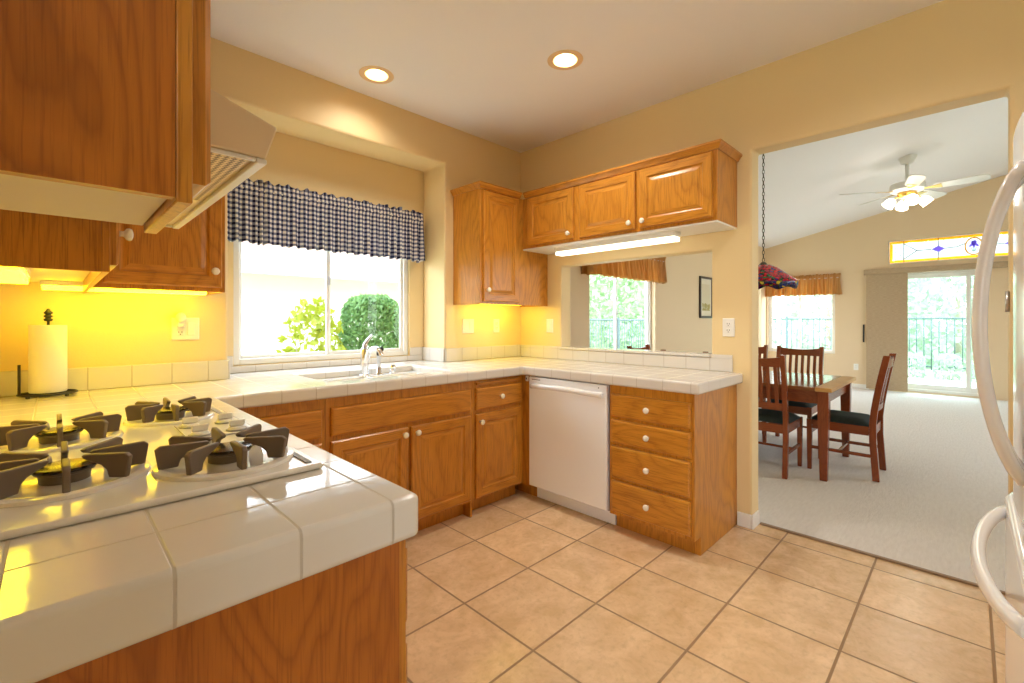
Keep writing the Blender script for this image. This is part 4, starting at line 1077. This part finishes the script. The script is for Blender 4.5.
for i in range(n_+1):
    k = i/n_; c_ = 1-(2*k-1)**2; pts.append((f1-.09 - (f1-f0-.18)*k, -2.922 + .062*min(1, c_**.7), .69 - .012*c_))
MB().tube(pts, [(.014, .018)]*(n_+1), 14).build('handle', 'white_appliance', dz, label='horizontal white bowed handle')

# old hinge left on the doorway jamb
t = thing('door_hinge', 'small steel hinge leaf left on the doorway jamb beside the refrigerator', 'hinge', (.03, -2.965, 1.33))
MB().box(.012, .045, -2.9685, -2.9645, 1.285, 1.375).build('leaf', 'steel', t, .001)
MB().tube([(.008, -2.962, 1.285), (.008, -2.962, 1.375)], .006, 10).build('knuckle', 'steel', t)

# ------------------------------------------------------------------ outside
struct(MB().box(-30, 45, -30, 45, -.4, -.13), 'ground', 'lawn', origin=(0, 0, 0))
struct(MB().box(7.67, 10.6, -8, 2.5, -.128, -.02), 'patio', 'concrete')
t = thing('neighbor_house', 'white stucco neighbouring house with low eave painted grey for shade seen through the kitchen window', 'house', (-1.5, 5.2, -.13))
MB().box(-9, 3.6, 4.4, 9, -.128, 2.25).build('wall', 'stucco_white', t)
MB().prism([(-9.5, 3.75, 1.86), (-9.5, 3.75, 2.06), (-9.5, 6.7, 3.6), (-9.5, 9.5, 2.1), (-9.5, 9.5, 1.9), (-9.5, 6.7, 3.4)], (13.6, 0, 0)).build('roof', 'roof_tile', t)
MB().box(-9.5, 4.1, 3.70, 3.745, 1.86, 2.07).build('fascia', 'fascia', t); MB().box(-9.4, 4.0, 3.76, 4.39, 2.02, 2.05).build('soffit', 'fascia', t)
def leaves(m, c_, rad, n_, size, seed, boxy=1.0, shell=.45):
    rg = random.Random(seed)
    for _ in range(n_):
        while True:
            p = Vector((rg.uniform(-1, 1), rg.uniform(-1, 1), rg.uniform(-1, 1)))
            q = (abs(p.x)**(2*boxy)+abs(p.y)**(2*boxy)+abs(p.z)**(2*boxy))
            if shell < q < 1: break
        p = Vector(c_) + Vector((p.x*rad[0], p.y*rad[1], p.z*rad[2]))
        a = Vector((rg.gauss(0, 1), rg.gauss(0, 1), rg.gauss(0, 1))).normalized(); b_ = a.cross(Vector((rg.gauss(0, 1), rg.gauss(0, 1), rg.gauss(0, 1)))).normalized()
        s_ = size*rg.uniform(.6, 1.3)
        m.face([m.bm.verts.new(p + a*s_), m.bm.verts.new(p + b_*s_*.5), m.bm.verts.new(p - a*s_), m.bm.verts.new(p - b_*s_*.5)])
def plant(name, label, cat, x, y, z0, rad, zc_, n_, size, mat, seed, boxy=1.0, trunk=.04, group=None):
    t = thing(name, label, cat, (x, y, z0), group)
    m = MB(); leaves(m, (x, y, zc_), rad, n_, size, seed, boxy); m.build('foliage', mat, t)
    m = MB(); rg = random.Random(seed)
    for k in range(4 if trunk < .06 else 1):
        a = rg.uniform(0, 6.3); d = .5*rad[0] if trunk < .06 else 0
        m.tube([(x+.03*math.cos(a), y+.03*math.sin(a), z0), (x+d*.5*math.cos(a), y+d*.5*math.sin(a), (z0+zc_)/2), (x+d*math.cos(a), y+d*math.sin(a), zc_+rad[2]*.4)], [trunk, trunk*.7, trunk*.3], 7)
    m.build('trunk', 'bark', t)
plant('shrub', 'loose yellow-green shrub outside the kitchen window behind the faucet', 'shrub', -1.04, 2.0, -.13, (.34, .34, .78), .72, 1000, .05, 'leaf_yellow', 11, 1.0, .015)
plant('shrub', 'clipped dense green shrub at the right of the kitchen window', 'shrub', -.31, 2.15, -.13, (.31, .33, .93), .62, 14000, .03, 'leaf_hedge', 12, 2.2, .02)
# iron fences with their pickets
def fence(label, p0, p1, zb2, zt2, step):
    p0, p1 = Vector(p0), Vector(p1); d = (p1-p0); L = d.length; d.normalize()
    t = thing('iron_fence', label, 'fence', tuple(p0), 'iron garden fences')
    for z in (zb2+.08, zt2-.03): MB().tube([p0+Vector((0, 0, z)), p1+Vector((0, 0, z))], .02, 4).build('rail', 'fence_iron', t)
    k = 0; s_ = 0; base = None
    while s_ <= L and k < 98:
        q = p0 + d*s_
        if base is None:
            base = MB().tube([q+Vector((0, 0, zb2)), q+Vector((0, 0, zt2))], .011, 6).build('picket', 'fence_iron', t)
            bl0 = base.location.copy()
        else:
            c_ = base.copy(); C.objects.link(c_); c_.location = bl0 + d*s_
        k += 1; s_ += step
    for s_ in [i*2.4 for i in range(int(L/2.4)+1)]:
        q = p0 + d*(s_+step*.5); MB().box(q.x-.025, q.x+.025, q.y-.025, q.y+.025, -.12, zt2+.03).build('post', 'fence_iron', t)
fence('dark iron picket fence beyond the sliding door and far window', (11.5, -6.5, 0), (11.5, 2.6, 0), .10, 1.33, .13)
fence('dark iron picket fence in the garden seen through the pass-through window', (4.6, 3.4, 0), (11.3, 3.4, 0), .10, 1.30, .115)
tree_labels = ('pale green tree beyond the fence behind the sliding door', 'pale green tree beyond the fence behind the far dining window',
    'hazy green tree at the left in the window seen through the pass-through', 'hazy green tree at the right in the window seen through the pass-through')
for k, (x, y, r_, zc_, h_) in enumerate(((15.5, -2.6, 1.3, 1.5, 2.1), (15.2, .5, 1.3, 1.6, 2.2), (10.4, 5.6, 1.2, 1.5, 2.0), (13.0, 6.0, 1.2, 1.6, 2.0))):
    plant('tree', tree_labels[k], 'tree', x, y, -.13, (r_, r_, h_), zc_, 2600, .13, 'leaf_glare' if k != 2 else 'leaf_green', 30+k, 1.3, .12, 'trees beyond the fences')
m = MB()
for k in range(9): leaves(m, (19.5, -8+2.6*k, 2.2), (1.5, 1.7, 3.2), 1100, .2, 80+k, 1.2, .2)
for k in range(5): leaves(m, (8+2.6*k, 10.5, 2.0), (1.7, 1.5, 3.0), 1100, .2, 95+k, 1.2, .2)
tag(m.build('treeline', 'leaf_glare', None), 'pale distant wall of trees behind the garden fences', 'trees', None, 'stuff')
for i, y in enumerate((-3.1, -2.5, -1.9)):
    plant('hedge_shrub', ('low pale shrub at the fence foot, at the right behind the sliding door', 'low pale shrub at the fence foot, in the middle behind the sliding door', 'low pale shrub at the fence foot, at the left behind the sliding door')[i], 'shrub', 11.0, y, -.13, (.34, .24, .36), .16, 800, .04, 'leaf_glare', 60+i, 1.6, .012, 'low shrubs along the fence')
